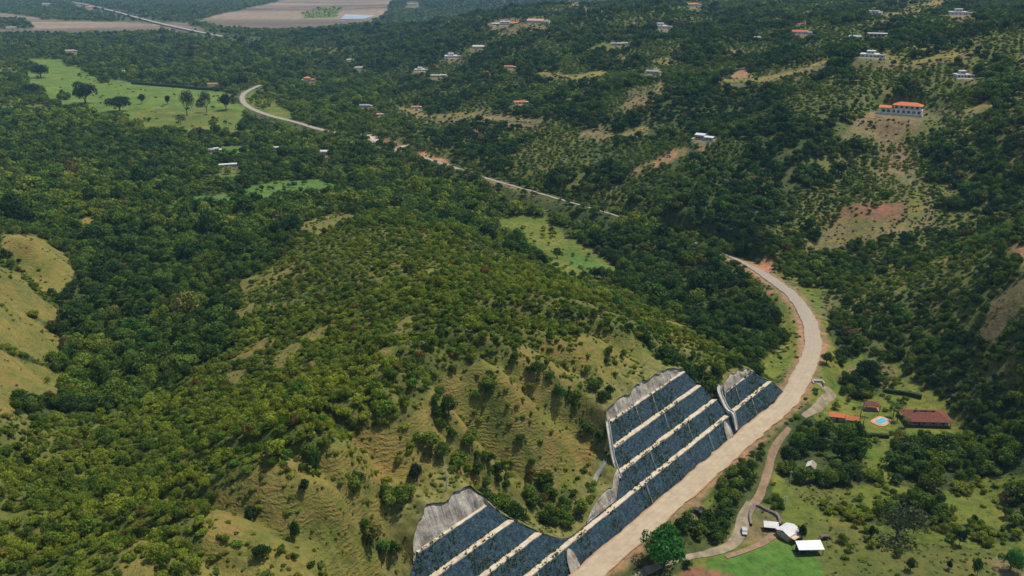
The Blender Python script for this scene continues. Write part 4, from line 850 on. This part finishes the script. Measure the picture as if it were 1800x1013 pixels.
# ------------------------------------------------------------------ trees
def set_leaf(me, val):
    a = me.attributes.new('leafvar', 'FLOAT', 'FACE'); a.data.foreach_set('value', val.astype(np.float32))
def crown_mesh(name, seed, nleaf, leaf, lobes, flat=.75, spread=.62, shape='tree'):
    r = np.random.default_rng(seed); C = []; 
    for i in range(lobes):
        th = r.uniform(0, 2*math.pi); rad = spread*math.sqrt(r.uniform(0, 1)); zc = flat*(1-rad*rad*.9)*r.uniform(.45, 1.0)
        C.append((rad*math.cos(th), rad*math.sin(th), zc, r.uniform(.24, .46)*(1.05-.35*rad)))
    C.append((0, 0, flat*.55, .5)); C = np.array(C); k = r.choice(len(C), nleaf, p=C[:, 3]**2/np.sum(C[:, 3]**2))
    d = r.normal(size=(nleaf, 3)); d[:, 2] = d[:, 2]*.8+.25; d /= np.linalg.norm(d, axis=1)[:, None]
    rr_ = C[k, 3]*r.uniform(.78, 1.06, nleaf); c = C[k, :3]+d*rr_[:, None]*np.array([1, 1, .8])
    nrm = d+r.normal(0, .42, (nleaf, 3)); nrm /= np.linalg.norm(nrm, axis=1)[:, None]
    t = np.cross(nrm, r.normal(size=(nleaf, 3))); t /= np.linalg.norm(t, axis=1)[:, None]; b = np.cross(nrm, t)
    s = leaf*r.uniform(.6, 1.35, nleaf)[:, None]; a2 = r.uniform(.5, 1.0, nleaf)[:, None]
    j = lambda: r.uniform(.6, 1.2, (nleaf, 1))
    Vv = np.stack([c+t*s*j(), c+b*s*a2*j(), c-t*s*j(), c-b*s*a2*j()], 1).reshape(-1, 3)
    o = mesh_np(name, Vv, np.arange(nleaf*4).reshape(-1, 4), M_LEAF); set_leaf(o.data, np.clip(r.uniform(0, 1, nleaf)*.55+.45*r.uniform(0, 1, len(C))[k], 0, 1)); COL.objects.unlink(o); me = o.data; bpy.data.objects.remove(o); return me
def trunk_mesh(name, seed, crown_base=-.0, H_=1.0):
    r = random.Random(seed); mb = MB(); mb.tube((0, 0, -.35), (.03, .02, .25), .075, .05, 6); tip = Vector((.03, .02, .25))
    for i in range(5):
        a = i*2*math.pi/5+r.uniform(-.4, .4); e = Vector((math.cos(a)*.42, math.sin(a)*.42, .62+r.uniform(-.1, .15))); mid = tip.lerp(e, .5)+Vector((0, 0, -.03)); mb.tube(tip, mid, .035, .022, 5); mb.tube(mid, e, .022, .008, 5)
    return mb.mesh(name, M_BARK)
# unit crowns: radius about 1, base at z 0, lifted by placement; near (dense) and far (coarse)
HI = [crown_mesh('crown', 100+i, 900, .085, 11+i, (.75, .9, .62, .8, .7)[i]) for i in range(5)]
LO = [crown_mesh('crown', 200+i, 260, .15, 9+i, (.75, .9, .62, .8)[i]) for i in range(4)]
SHR = [crown_mesh('foliage', 300+i, 420, .12, 7+i, (.8, 1.0, .65)[i], .5) for i in range(3)]
HERO = [crown_mesh('crown', 400+i, 3000, .05, 18+3*i, (.8, .9, .7)[i], .68) for i in range(3)]
THIN = crown_mesh('crown', 500, 900, .055, 16, .9, .75)
TRK = [trunk_mesh('trunk', 40+i) for i in range(3)]

# where every plant of the landscape stands
def scatter(y0, y1, sp, amax=.72):
    n_rows = int((y1-y0)/sp); X = []; Y = []
    for i in range(n_rows):
        y = y0+(i+.5)*sp; m = int(2*amax*y/sp); x = (np.arange(m)-m/2+.5)*sp
        X.append(x+RNG.uniform(-.5, .5, m)*sp); Y.append(np.full(m, y)+RNG.uniform(-.5, .5, m)*sp)
    return np.concatenate(X), np.concatenate(Y)
bands = [(75, 420, 2.6), (420, 760, 3.7), (760, 1500, 5.6), (1500, 2600, 9.5), (2600, 5200, 19)]
PX = []; PY = []; BS = []
for y0, y1, sp in bands:
    x, y = scatter(y0, y1, sp); PX.append(x); PY.append(y); BS.append(np.full(len(x), sp))
PX = np.concatenate(PX); PY = np.concatenate(PY); BS = np.concatenate(BS); PZ = height(PX, PY)
dn, ins2 = lookup(den, PX, PY, PZ, .8); sz, _ = lookup(siz, PX, PY, PZ, .8); cg, _ = lookup(cls, PX, PY, PZ, .8)
u_, v_, dep_ = project(PX, PY, PZ)
off = ~ins2
dn = np.where(off, np.where(PZ > 3, .85, .6), dn); sz = np.where(off, .65, sz)
# hidden ground takes woodland
clump = fbm(PX/16, PY/16, 55, 3); big = fbm(PX/70, PY/70, 61, 3)
s0_, d0_ = SD(PX, PY); g0 = np.abs(np.sin((s0_+0.35*d0_+9*fbm(s0_/40, d0_/60, 21, 2))/23.0*math.pi))
flank = (cg == D_) & (d0_ > 12) & (d0_ < 90) & (s0_ > -25) & (s0_ < 180)
dn = np.where(flank & (g0 < .34), np.maximum(dn, .45), dn)
prob = dn*np.clip(1+clump*1.3*(dn < .9)+(big*.25), 0, 2)*np.where(dn < .6, np.clip(clump*5+.9, .05, 3.2), 1)
# crown radius in metres
rad = np.where(sz > .85, RNG.uniform(2.6, 5.2, len(PX)), np.where(sz > .65, RNG.uniform(1.9, 3.9, len(PX)), RNG.uniform(1.1, 2.5, len(PX))))*np.where(sz < .5, .72, 1)
rad = np.where(RNG.uniform(0, 1, len(PX)) < .10, rad*RNG.uniform(1.3, 1.9, len(PX)), rad)
mtn = (PY > 540) & (PZ > 13) & (dn > .3); wood = fbm(PX/38, PY/55, 131, 4)+.25*fbm(PX/130, PY/150, 133, 2)
rad = np.where(mtn & (wood > .02), rad*1.35+.5, np.where(mtn, rad*.62, rad)); plain = (PZ < 9) & (PY > 380) & (dn > .5); rad = np.where(plain, rad*RNG.uniform(.8, 1.7, len(PX)), rad)
rad = np.maximum(rad, BS*np.where(mtn & (wood < .02), .37, .42)*(dn > .5)); rad *= np.clip(1+big*.35, .7, 1.3)
cellA = BS*BS; want = 1.0*math.pi*rad*rad*.40      # keep crowns roughly touching
pk = np.clip(prob*cellA/want, 0, 1)*np.where(prob > .02, 1, prob/.02)
keep = RNG.uniform(0, 1, len(PX)) < pk
ss, dd_ = SD(PX, PY); TT_ = Tof(ss)
keep &= ~((ss > -84) & (ss < 167) & (TT_ > .5) & (dd_ > -.5) & (dd_ < d_of(TT_)+Rof(ss)*.42+1.0+rad*.35))
rdd, _ = seg_dist(PX, PY, ROAD, 16); hidden = (PY > 560) & (u_ > 545) & (u_ < 1338); keep &= np.where(hidden, np.where(u_ > 1095, rdd > 1.2, rdd > 2.6+rad*.35), rdd > 5.4+rad*.75)
keep &= ~((rdd < np.where(dd_ < 0, 8, 13)) & (PY < 620) & ~hidden & (RNG.uniform(0, 1, len(PX)) < .7))
for (u, v, wd, *_), (x, y, z) in zip(HOUSES, SITE):
    rx = PX-x; ry = PY-y; l = math.hypot(x, y); f = (rx*x+ry*y)/l; g = np.abs(rx*(-y)+ry*x)/l
    keep &= ~((g < wd*.56) & (f > -min(wd*.9, 22)) & (f < wd*.7))
for L2, sh2, rr2_, u0_, u1_ in ((ROAD, 12, 9, 845, 1085), (ROAD, 24, 9, 845, 1085), (ROAD, 14, 11, 420, 600), (ROAD, 32, 12, 420, 545), (ROAD, 50, 12, 420, 530), (catmull([pix(u, v, 4.0) for u, v in [(130,4),(200,20),(260,36),(330,52),(390,64),(450,74)]], 8), 60, 60, 120, 460)):
    l_ = np.hypot(PX, PY); q_, _ = seg_dist(PX*(1+sh2/l_), PY*(1+sh2/l_), L2, rr2_+4); keep &= ~((q_ < rr2_) & (u_ > u0_) & (u_ < u1_) & (RNG.uniform(0, 1, len(PX)) < (.62 if u0_ == 845 else .85)))
for tr_, w_ in TRACKS:
    q_, _ = seg_dist(PX, PY, catmull(tr_, 6), 9 if w_ < 3 else 20); keep &= q_ > w_+rad*.8
x, y, z = FS['villa']; keep &= ~((np.abs(PX-x+4) < 24) & (PY > y-45) & (PY < y+13))
for kx, rr2 in (('hacienda', 12.5), ('pool', 8.5), ('long', 8), ('small', 5), ('hut', 6), ('shed', 7.5), ('barn', 5.5), ('lean', 4.5)):
    x, y, z = FS[kx]; l = math.hypot(x, y); rx = PX-x; ry = PY-y; f = (rx*x+ry*y)/l; g = np.abs(rx*(-y)+ry*x)/l
    keep &= ~((g < rr2) & (f > -rr2*1.25) & (f < rr2))
PX, PY, PZ, BS, dn, sz, cg, rad, u_, v_, dep_, big, clump, ss, dd_, wood, mtn = [a[keep] for a in (PX, PY, PZ, BS, dn, sz, cg, rad, u_, v_, dep_, big, clump, ss, dd_, wood, mtn)]
nP = len(PX); print('plants', nP)
# foliage colours: by ground, height and chance
rn = RNG.uniform(0, 1, (nP, 3)); dk = np.array([.026, .060, .014]); md = np.array([.070, .122, .018]); yl = np.array([.145, .190, .026]); bl = np.array([.018, .045, .022])
mixv = np.clip(.40+.5*big+.35*clump+(rn[:, 0]-.5)*.95, 0, 1)
hillside = ((sz < .65) & (PY < 700)).astype(float)
mixv = mixv+hillside*.28+np.where(mtn, np.where(wood > .02, -.25, .28), 0)+np.where(PY > 380, -.02*(rad-4), 0)*(~mtn); mixv = np.clip(mixv, 0, 1)[:, None]
TINT = np.where(mixv < .5, dk+(md-dk)*mixv*2, md+(yl-md)*(mixv*2-1))
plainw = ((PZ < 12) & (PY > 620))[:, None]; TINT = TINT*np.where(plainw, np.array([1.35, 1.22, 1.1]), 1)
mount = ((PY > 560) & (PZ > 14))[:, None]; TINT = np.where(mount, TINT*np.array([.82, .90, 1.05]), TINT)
TINT = np.where((rn[:, 1] < .02)[:, None], np.array([.13, .13, .03]), TINT); TINT = np.where((rn[:, 1] > .985)[:, None], np.array([.06, .14, .025]), TINT); TINT = np.where(((rn[:, 2] < .009))[:, None], np.array([.105, .085, .030]), TINT)
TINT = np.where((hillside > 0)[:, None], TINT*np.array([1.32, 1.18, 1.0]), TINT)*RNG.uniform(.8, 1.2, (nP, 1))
asp = RNG.uniform(.75, 1.25, nP); SC = np.stack([rad*RNG.uniform(.85, 1.15, nP), rad*RNG.uniform(.85, 1.15, nP), rad*1.15*asp], 1)
isshrub = rad < 1.9
SC[isshrub, 0] *= RNG.uniform(.7, 1.7, int(isshrub.sum())); SC[isshrub, 1] *= RNG.uniform(.7, 1.5, int(isshrub.sum())); SC[isshrub, 2] *= RNG.uniform(.7, 1.1, int(isshrub.sum()))
lift = np.where(isshrub, -.15*rad, .25*rad); ROT = RNG.uniform(0, 6.28, nP)
# visibility of each plant top, to choose the ones that show largest
def visible(x, y, z):
    ok = np.ones(len(x), bool); d = np.sqrt(x*x+y*y)
    for t in np.linspace(.25, .97, 40):
        hx = x*t; hy = y*t; lz = CAM_H+(z-CAM_H)*t; ok &= lz > height(hx, hy)-.5
    return ok
infr = (u_ > 5) & (u_ < 1795) & (v_ > 5) & (v_ < 1010)
cand = infr & visible(PX, PY, PZ+rad*1.2)
score = np.where(cand, rad/dep_, -1)
def region(u, v, g, shr):
    n_ = 'bush' if shr else 'tree'
    if u > 1100 and v > 640 and (u-1000)*.75+v > 1010+0: return 'farm'
    if g == D_ or g == S_: return 'grass'
    if v > 640 and u < 760: return 'near'
    if u < 420 and v > 380: return 'valley'
    if u > 1330: return 'right'
    return 'hill'
def place(u, v):
    h = ['at the left edge', 'far left', 'left', 'left of centre', 'just left of centre', 'just right of centre', 'right of centre', 'right', 'far right', 'at the right edge'][min(9, int(u/180))]
    k = ['at the top', 'in the upper part', 'above the middle', 'in the middle', 'below the middle', 'in the lower part', 'at the bottom edge'][min(6, int(v/145))]
    return f"{h} {k}"
RLAB = {'farm': 'in the farmland right of the road', 'grass': 'standing in the dry yellow grass above the cut slopes', 'near': 'in the dense scrub covering the near left hillside', 'valley': 'in the dark wooded valley at the left', 'right': 'in the woods right of the road bend', 'hill': 'in the scrub on top of the central hill'}
RLAB2 = {'farm': 'in the farmland', 'grass': 'in dry yellow grass', 'near': 'in near scrub', 'valley': 'in the valley woods', 'right': 'in the right woods', 'hill': 'on the central hill'}
def shade(t):
    l = t[0]*.4+t[1]*.6
    if t[0] > t[1]*1.1: return 'brownish'
    if t[0] > t[1]*.9: return 'yellowish'
    if l < .045: return 'dark green'
    if l < .075: return 'mid green'
    return 'light green'
def put_tree(me, tr, loc, sc, rz, tint, label, cat, group, name='tree'):
    root = empty(name, loc, rz); tag(root, label, cat, group)
    c = bpy.data.objects.new('crown', me); COL.objects.link(c); c.parent = root; c.scale = sc[:3]; c.location = (0, 0, sc[3]); c['tint'] = tuple(float(k) for k in tint)
    t = bpy.data.objects.new('trunk', tr); COL.objects.link(t); t.parent = root; hh_ = sc[3]+sc[2]*.8; t.scale = (sc[0], sc[1], hh_*.95+.4); return root
solo = np.zeros(nP, bool)
for shr in (False, True):
    idx = np.where(isshrub == shr)[0]; idx = idx[np.argsort(-score[idx])][:290]; idx = idx[score[idx] > 0]; solo[idx] = True
    for i in idx:
        g = region(u_[i], v_[i], cg[i], shr); sh_ = shade(TINT[i]); kindn = ('bush', 'bushes') if shr else ('tree', 'trees')
        size = 'small' if rad[i] < (1.4 if shr else 2.8) else 'broad'
        shs = {'light green': 'bright', 'mid green': 'mid-green', 'dark green': 'dark'}.get(sh_, sh_); form = 'low' if asp[i] < .9 else ('tall' if asp[i] > 1.1 else 'rounded'); lab = f"{size} {form} {shs} {kindn[0]} {RLAB2[g]}, {place(u_[i], v_[i])}"; grp = f"{size} {sh_} {kindn[1]} {RLAB[g]}"
        if shr:
            o = bpy.data.objects.new('bush', SHR[i % 3]); COL.objects.link(o); o.location = (PX[i], PY[i], PZ[i]+lift[i]); o.rotation_euler = (0, 0, ROT[i]); o.scale = SC[i]; o['tint'] = tuple(float(k) for k in TINT[i]); tag(o, lab, 'bush', grp)
        else:
            put_tree(HI[i % 5], TRK[i % 3], (PX[i], PY[i], PZ[i]), (*SC[i], lift[i]), ROT[i], TINT[i], lab, 'tree', grp)

# everything else of the woods and the scrub: two objects instancing the crowns
def instancer(name, mask, meshes, pick, label, cat):
    idx = np.where(mask)[0]; k = len(idx); print(name, k)
    me = bpy.data.meshes.new(name); me.vertices.add(k); me.vertices.foreach_set('co', np.stack([PX[idx], PY[idx], PZ[idx]+lift[idx]], 1).astype(np.float32).ravel())
    for an, ty, ar in (('sc', 'FLOAT_VECTOR', SC[idx]), ('ro', 'FLOAT_VECTOR', np.stack([0*ROT[idx], 0*ROT[idx], ROT[idx]], 1))):
        a = me.attributes.new(an, ty, 'POINT'); a.data.foreach_set('vector', ar.astype(np.float32).ravel())
    a = me.attributes.new('tint', 'FLOAT_COLOR', 'POINT'); a.data.foreach_set('color', np.concatenate([TINT[idx], np.ones((k, 1))], 1).astype(np.float32).ravel())
    a = me.attributes.new('pick', 'INT', 'POINT'); a.data.foreach_set('value', pick[idx].astype(np.int32))
    me.update(); me.materials.append(M_LEAF); o = bpy.data.objects.new(name, me); COL.objects.link(o)
    c = bpy.data.collections.new(name+'_crowns')
    for i, m_ in enumerate(meshes): q_ = bpy.data.objects.new('%s_crown_%02d' % (name, i), m_); c.objects.link(q_)
    ng = bpy.data.node_groups.new(name, 'GeometryNodeTree'); ng.interface.new_socket('Geometry', in_out='INPUT', socket_type='NodeSocketGeometry'); ng.interface.new_socket('Geometry', in_out='OUTPUT', socket_type='NodeSocketGeometry')
    nn = ng.nodes; ll = ng.links; gi = nn.new('NodeGroupInput'); go = nn.new('NodeGroupOutput'); iop = nn.new('GeometryNodeInstanceOnPoints'); ci = nn.new('GeometryNodeCollectionInfo'); ci.inputs[0].default_value = c; ci.inputs['Separate Children'].default_value = True; ci.inputs['Reset Children'].default_value = True
    def na(nm, ty):
        q_ = nn.new('GeometryNodeInputNamedAttribute'); q_.data_type = ty; q_.inputs['Name'].default_value = nm; return q_.outputs['Attribute']
    e2r = nn.new('FunctionNodeEulerToRotation'); ll.new(na('ro', 'FLOAT_VECTOR'), e2r.inputs[0])
    ll.new(gi.outputs[0], iop.inputs['Points']); ll.new(ci.outputs[0], iop.inputs['Instance']); iop.inputs['Pick Instance'].default_value = True
    ll.new(na('pick', 'INT'), iop.inputs['Instance Index']); ll.new(e2r.outputs[0], iop.inputs['Rotation']); ll.new(na('sc', 'FLOAT_VECTOR'), iop.inputs['Scale']); ll.new(iop.outputs[0], go.inputs[0])
    md_ = o.modifiers.new('scatter', 'NODES'); md_.node_group = ng
    stuff(o, label, cat); return o
near = dep_ < 620; rest = ~solo
pickT = np.where(near, RNG.integers(0, 5, nP), 5+RNG.integers(0, 4, nP)); pickS = RNG.integers(0, 3, nP)
instancer('woodland', rest & ~isshrub, HI+LO, pickT, 'woodland of broadleaf trees covering the hills and the plain', 'woodland')
instancer('scrub', rest & isshrub, SHR, pickS, 'low scrub and bushes spread over hills, verges and slopes', 'scrub')

# low undergrowth that closes the ground between the bushes
_old = (PX, PY, PZ, SC, ROT, TINT, lift)
ux = []; uy = []; ub = []
for y0, y1, sp in ((80, 420, 1.9), (420, 620, 2.8), (620, 1000, 3.4), (1000, 1700, 7.0)):
    x, y = scatter(y0, y1, sp, .66); ux.append(x); uy.append(y); ub.append(np.full(len(x), sp))
PX = np.concatenate(ux); PY = np.concatenate(uy); UB = np.concatenate(ub); PZ = height(PX, PY); ug, ui = lookup(cls, PX, PY, PZ, .8); ud, _ = lookup(den, PX, PY, PZ, .8)
pr = np.select([ug == O_, ug == D_, ug == B_, ug == F_, (ug == G_) | (ug == M_), ug == T2_], [.85, .34, .5, .5, .07, .12], 0)*np.clip(1+fbm(PX/9, PY/9, 301, 3)*1.8, 0, 2)*np.clip(ud*3+.4, .3, 1)
pr = np.where((ug == D_) & (PX < -120) & (PY > 250), pr*.35, pr)
kp = ui & (RNG.uniform(0, 1, len(PX)) < pr); s1, d1 = SD(PX, PY); t1 = Tof(s1); kp &= ~((s1 > -84) & (s1 < 167) & (t1 > .5) & (d1 > -.5) & (d1 < d_of(t1)+Rof(s1)*.42+1)); q1, _ = seg_dist(PX, PY, ROAD, 10); kp &= q1 > 6
for tr_, w_ in TRACKS:
    q1, _ = seg_dist(PX, PY, catmull(tr_, 6), 9 if w_ < 3 else 20); kp &= q1 > w_+1.2
for (u, v, wd, *_), (x, y, z) in zip(HOUSES, SITE): kp &= np.hypot(PX-x, PY-y) > wd*.6
for kx, rr2 in (('hacienda', 12), ('pool', 7.5), ('long', 8), ('small', 5), ('hut', 3.5), ('shed', 7), ('barn', 5.5), ('lean', 4), ('villa', 22)):
    x, y, z = FS[kx]; kp &= np.hypot(PX-x, PY-y) > rr2
PX, PY, PZ, UB, ug = [a[kp] for a in (PX, PY, PZ, UB, ug)]; nU = len(PX); r_ = UB*RNG.uniform(.22, .48, nU); lift = -.25*r_; ROT = RNG.uniform(0, 6.28, nU)
SC = np.stack([r_*RNG.uniform(.8, 1.6, nU), r_*RNG.uniform(.8, 1.4, nU), r_*RNG.uniform(.5, 1.0, nU)], 1); f_ = RNG.uniform(0, 1, (nU, 1))*.6+.4*(fbm(PX/20, PY/20, 311, 2)[:, None]*.5+.5)
TINT = np.array([.050, .085, .016])*(1-f_)+np.array([.145, .165, .028])*f_; TINT = np.where((ug == D_)[:, None], TINT*np.array([1.15, 1.0, 1.0]), TINT)*RNG.uniform(.8, 1.2, (nU, 1))
TUFT = [crown_mesh('tuft', 600+i, 110, .26, 6, .8, .5) for i in range(3)]
instancer('undergrowth', np.ones(nU, bool), TUFT, RNG.integers(0, 3, nU), 'low green undergrowth between the bushes of the hillsides', 'undergrowth')
PX, PY, PZ, SC, ROT, TINT, lift = _old

# weeds on the benches and on the nets: uncountable tufts
def tufts():
    s = RNG.uniform(-84, 164, 5200); k = RNG.integers(0, 4, 5200); T = Tof(s); ok = T > 7*k+5; s = s[ok]; k = k[ok]; n_ = len(s)
    edge = RNG.uniform(0, 1, n_)**.8; f = RNG.uniform(0, 1, n_)
    on_b = edge < .45; d = np.where(on_b, .8+4.9*k+3.3+np.where(f < .5, f*.5, 1.3+f*.4), .8+4.9*k+f*3.3-.15); h = np.where(on_b, 7*k+7.1, 7*k+7*f)
    cl_ = vnoise(s/6, k*7.0, 77); ok = cl_ > .42; s, d, h, n_ = s[ok], d[ok], h[ok], int(ok.sum()); x, y = W(s, d); z = road_z(s)+h
    m = 9; c = np.repeat(np.stack([x, y, z], 1), m, 0)+RNG.normal(0, .22, (n_*m, 3)); c[:, 2] += .15
    t = RNG.normal(size=(n_*m, 3)); t /= np.linalg.norm(t, axis=1)[:, None]; b = np.cross(t, RNG.normal(size=(n_*m, 3))); b /= np.linalg.norm(b, axis=1)[:, None]; r_ = RNG.uniform(.10, .30, (n_*m, 1))
    Vv = np.stack([c+t*r_, c+b*r_, c-t*r_, c-b*r_], 1).reshape(-1, 3); o = mesh_np('bench_weeds', Vv, np.arange(n_*m*4).reshape(-1, 4), M_LEAF); set_leaf(o.data, RNG.uniform(0, 1, n_*m)); o['tint'] = (.06, .085, .02)
    stuff(o, 'green weeds growing on the pale benches and through the netting', 'weeds')
tufts()

# single trees one can point to: u, v of the foot, crown width px, height px, mesh, tint, label
BRIGHT = (.04, .15, .03); MIDG = (.04, .09, .02); DARKG = (.018, .045, .016); GREYG = (.055, .075, .04)
SOLO = [(1166,1003,98,92,'hero0',BRIGHT,'large bright green spreading tree beside the road at the bottom'),
 (1776,1004,50,42,'hero1',BRIGHT,'round bright green tree at the bottom right corner'),
 (1600,1003,25,26,'hi',DARKG,'round dark bush standing on the lower right grass, left of the smallest bush'),
 (1667,1001,16,18,'hi',DARKG,'smallest dark bush on the lower right grass'),
 (1717,1012,24,38,'hi',MIDG,'upright green tree left of the round bright corner tree'),
 (1686,959,25,34,'hi',DARKG,'dark round tree at the hedgerow above the corner tree'),
 (1530,949,20,26,'hi',DARKG,'dense dark green bush left of the grey green spreading tree'),
 (1578,944,96,66,'thin',GREYG,'wide thin crowned grey green tree on the farm pasture'),
 (1408,948,24,30,'hi',DARKG,'small dark tree leaning against the white roofed barn'),
 (1712,922,20,20,'hi',DARKG,'dark bush above the pasture hedgerow'),
 (1650,890,24,26,'hi',MIDG,'green tree behind the grey green spreading tree'),
 (250,183,17,16,'hi',DARKG,'left of the two small dark trees in the far green field'),
 (295,184,13,18,'hi',DARKG,'right of the two small dark trees in the far green field'),
 (329,203,36,44,'thin',GREYG,'tall thin grey tree in the middle of the far field'),
 (363,198,24,38,'thin',GREYG,'slender grey tree right of the tall thin grey tree in the far field'),
 (150,182,48,36,'hero1',DARKG,'large dark tree at the left side of the far green field'),
 (398,194,34,26,'hi',DARKG,'dark round tree between far field and road bend'),
 (318,218,20,14,'thin',GREYG,'low pale tree at the lower edge of the far field'),
 (72,137,36,24,'hero2',DARKG,'dark tree at the upper left corner of the far field'),
 (210,196,50,28,'hero0',DARKG,'spreading dark tree at the lower left corner of the far field'),
 (552,830,34,46,'hi',MIDG,'lone upright tree at the top of the near grass slope'),
 (536,866,28,24,'hi',DARKG,'dark low bush below the lone upright tree'),
 (442,914,36,26,'hi',DARKG,'dark bush on the left part of the near grass slope'),
 (518,950,30,40,'hi',MIDG,'green bush in the middle of the near grass slope'),
 (733,845,36,36,'hi',DARKG,'round dark bush above the lower rock scar'),
 (969,410,14,12,'hi',DARKG,'small dark tree on the right edge of the meadow'),
 (980,455,26,18,'hi',MIDG,'green tree standing in the lower meadow'),
 (1525,668,52,40,'hero2',DARKG,'broad dark tree behind the small red pavilion'),
 (1452,640,30,22,'hi',MIDG,'green tree between the road bend and the farm garden')]
MESH = {'hero0': HERO[0], 'hero1': HERO[1], 'hero2': HERO[2], 'hi': HI[0], 'thin': THIN}
for i, (u, v, wpx, hpx, mk, tint, lab) in enumerate(SOLO):
    x, y, z = hit(u, v); dp = float(project(np.array(x), np.array(y), np.array(z))[2]); rr_ = wpx/2/FPX*dp/1.0; hh_ = hpx/FPX*dp/.9
    up_ = hh_*.22; me = HI[i % 5] if mk == 'hi' else MESH[mk]
    put_tree(me, TRK[i % 3], (x, y, z), (rr_, rr_, (hh_-up_)/1.1, up_), i*1.3, tint, lab, 'tree', None)
def palm(u, v, h, r, label):
    x, y, z = hit(u, v); root = empty('palm_tree', (x, y, z)); tag(root, label, 'palm tree'); MB().tube((0, 0, -.3), (.2, .1, h), .22, .14, 7).build('trunk', M_BARK, root); mb = MB()
    for i in range(15):
        a = i*2.4; e = .55-.07*(i % 5); prev = Vector((.2, .1, h)); dr = Vector((math.cos(a), math.sin(a), e)); side = Vector((-math.sin(a), math.cos(a), 0))
        for k in range(5):
            nx_ = prev+dr*(r/5); w0 = .28*(1-k/5.5); w1 = .28*(1-(k+1)/5.5); dpn = Vector((0, 0, -.15)); b = len(mb.v)
            mb.v += [tuple(prev), tuple(nx_), tuple(nx_+side*w1*1.6+dpn), tuple(prev+side*w0*1.6+dpn), tuple(nx_-side*w1*1.6+dpn), tuple(prev-side*w0*1.6+dpn)]; mb.f += [(b, b+1, b+2, b+3), (b, b+5, b+4, b+1)]
            prev = nx_; dr = Vector((dr.x, dr.y, dr.z-.32))
    o = mb.build('fronds', M_LEAF, root); o['tint'] = (.05, .09, .025); set_leaf(o.data, np.random.default_rng(3).uniform(.3, .8, len(o.data.polygons)))
palm(1577,740,7.5,2.8,'tall palm between the pool and the red roofed farmhouse'); palm(1570,733,5.5,2.4,'shorter palm just left of the tall one by the farmhouse'); palm(1512,733,4.5,2.2,'small palm left of the swimming pool'); palm(1517,748,4,2.0,'smallest palm below the orange roofed outbuilding and pool'); palm(1590,752,4.2,2.2,'palm at the left front corner of the red roofed farmhouse')

# ------------------------------------------------------------------ haze
hz = MB().box(-16500, 16500, -6500, 16500, -8, 420).build('haze', bpy.data.materials.new('haze_air')); hm = hz.data.materials[0]; hm.use_nodes = True; nt = hm.node_tree; nt.nodes.remove(nt.nodes['Principled BSDF'])
pv = nt.nodes.new('ShaderNodeVolumePrincipled'); pv.inputs['Color'].default_value = (.38, .66, 1.0, 1); pv.inputs['Density'].default_value = HAZE; pv.inputs['Anisotropy'].default_value = .1
nt.links.new(pv.outputs[0], nt.nodes['Material Output'].inputs['Volume']); stuff(hz, 'thin blue haze over the far valley', 'haze')
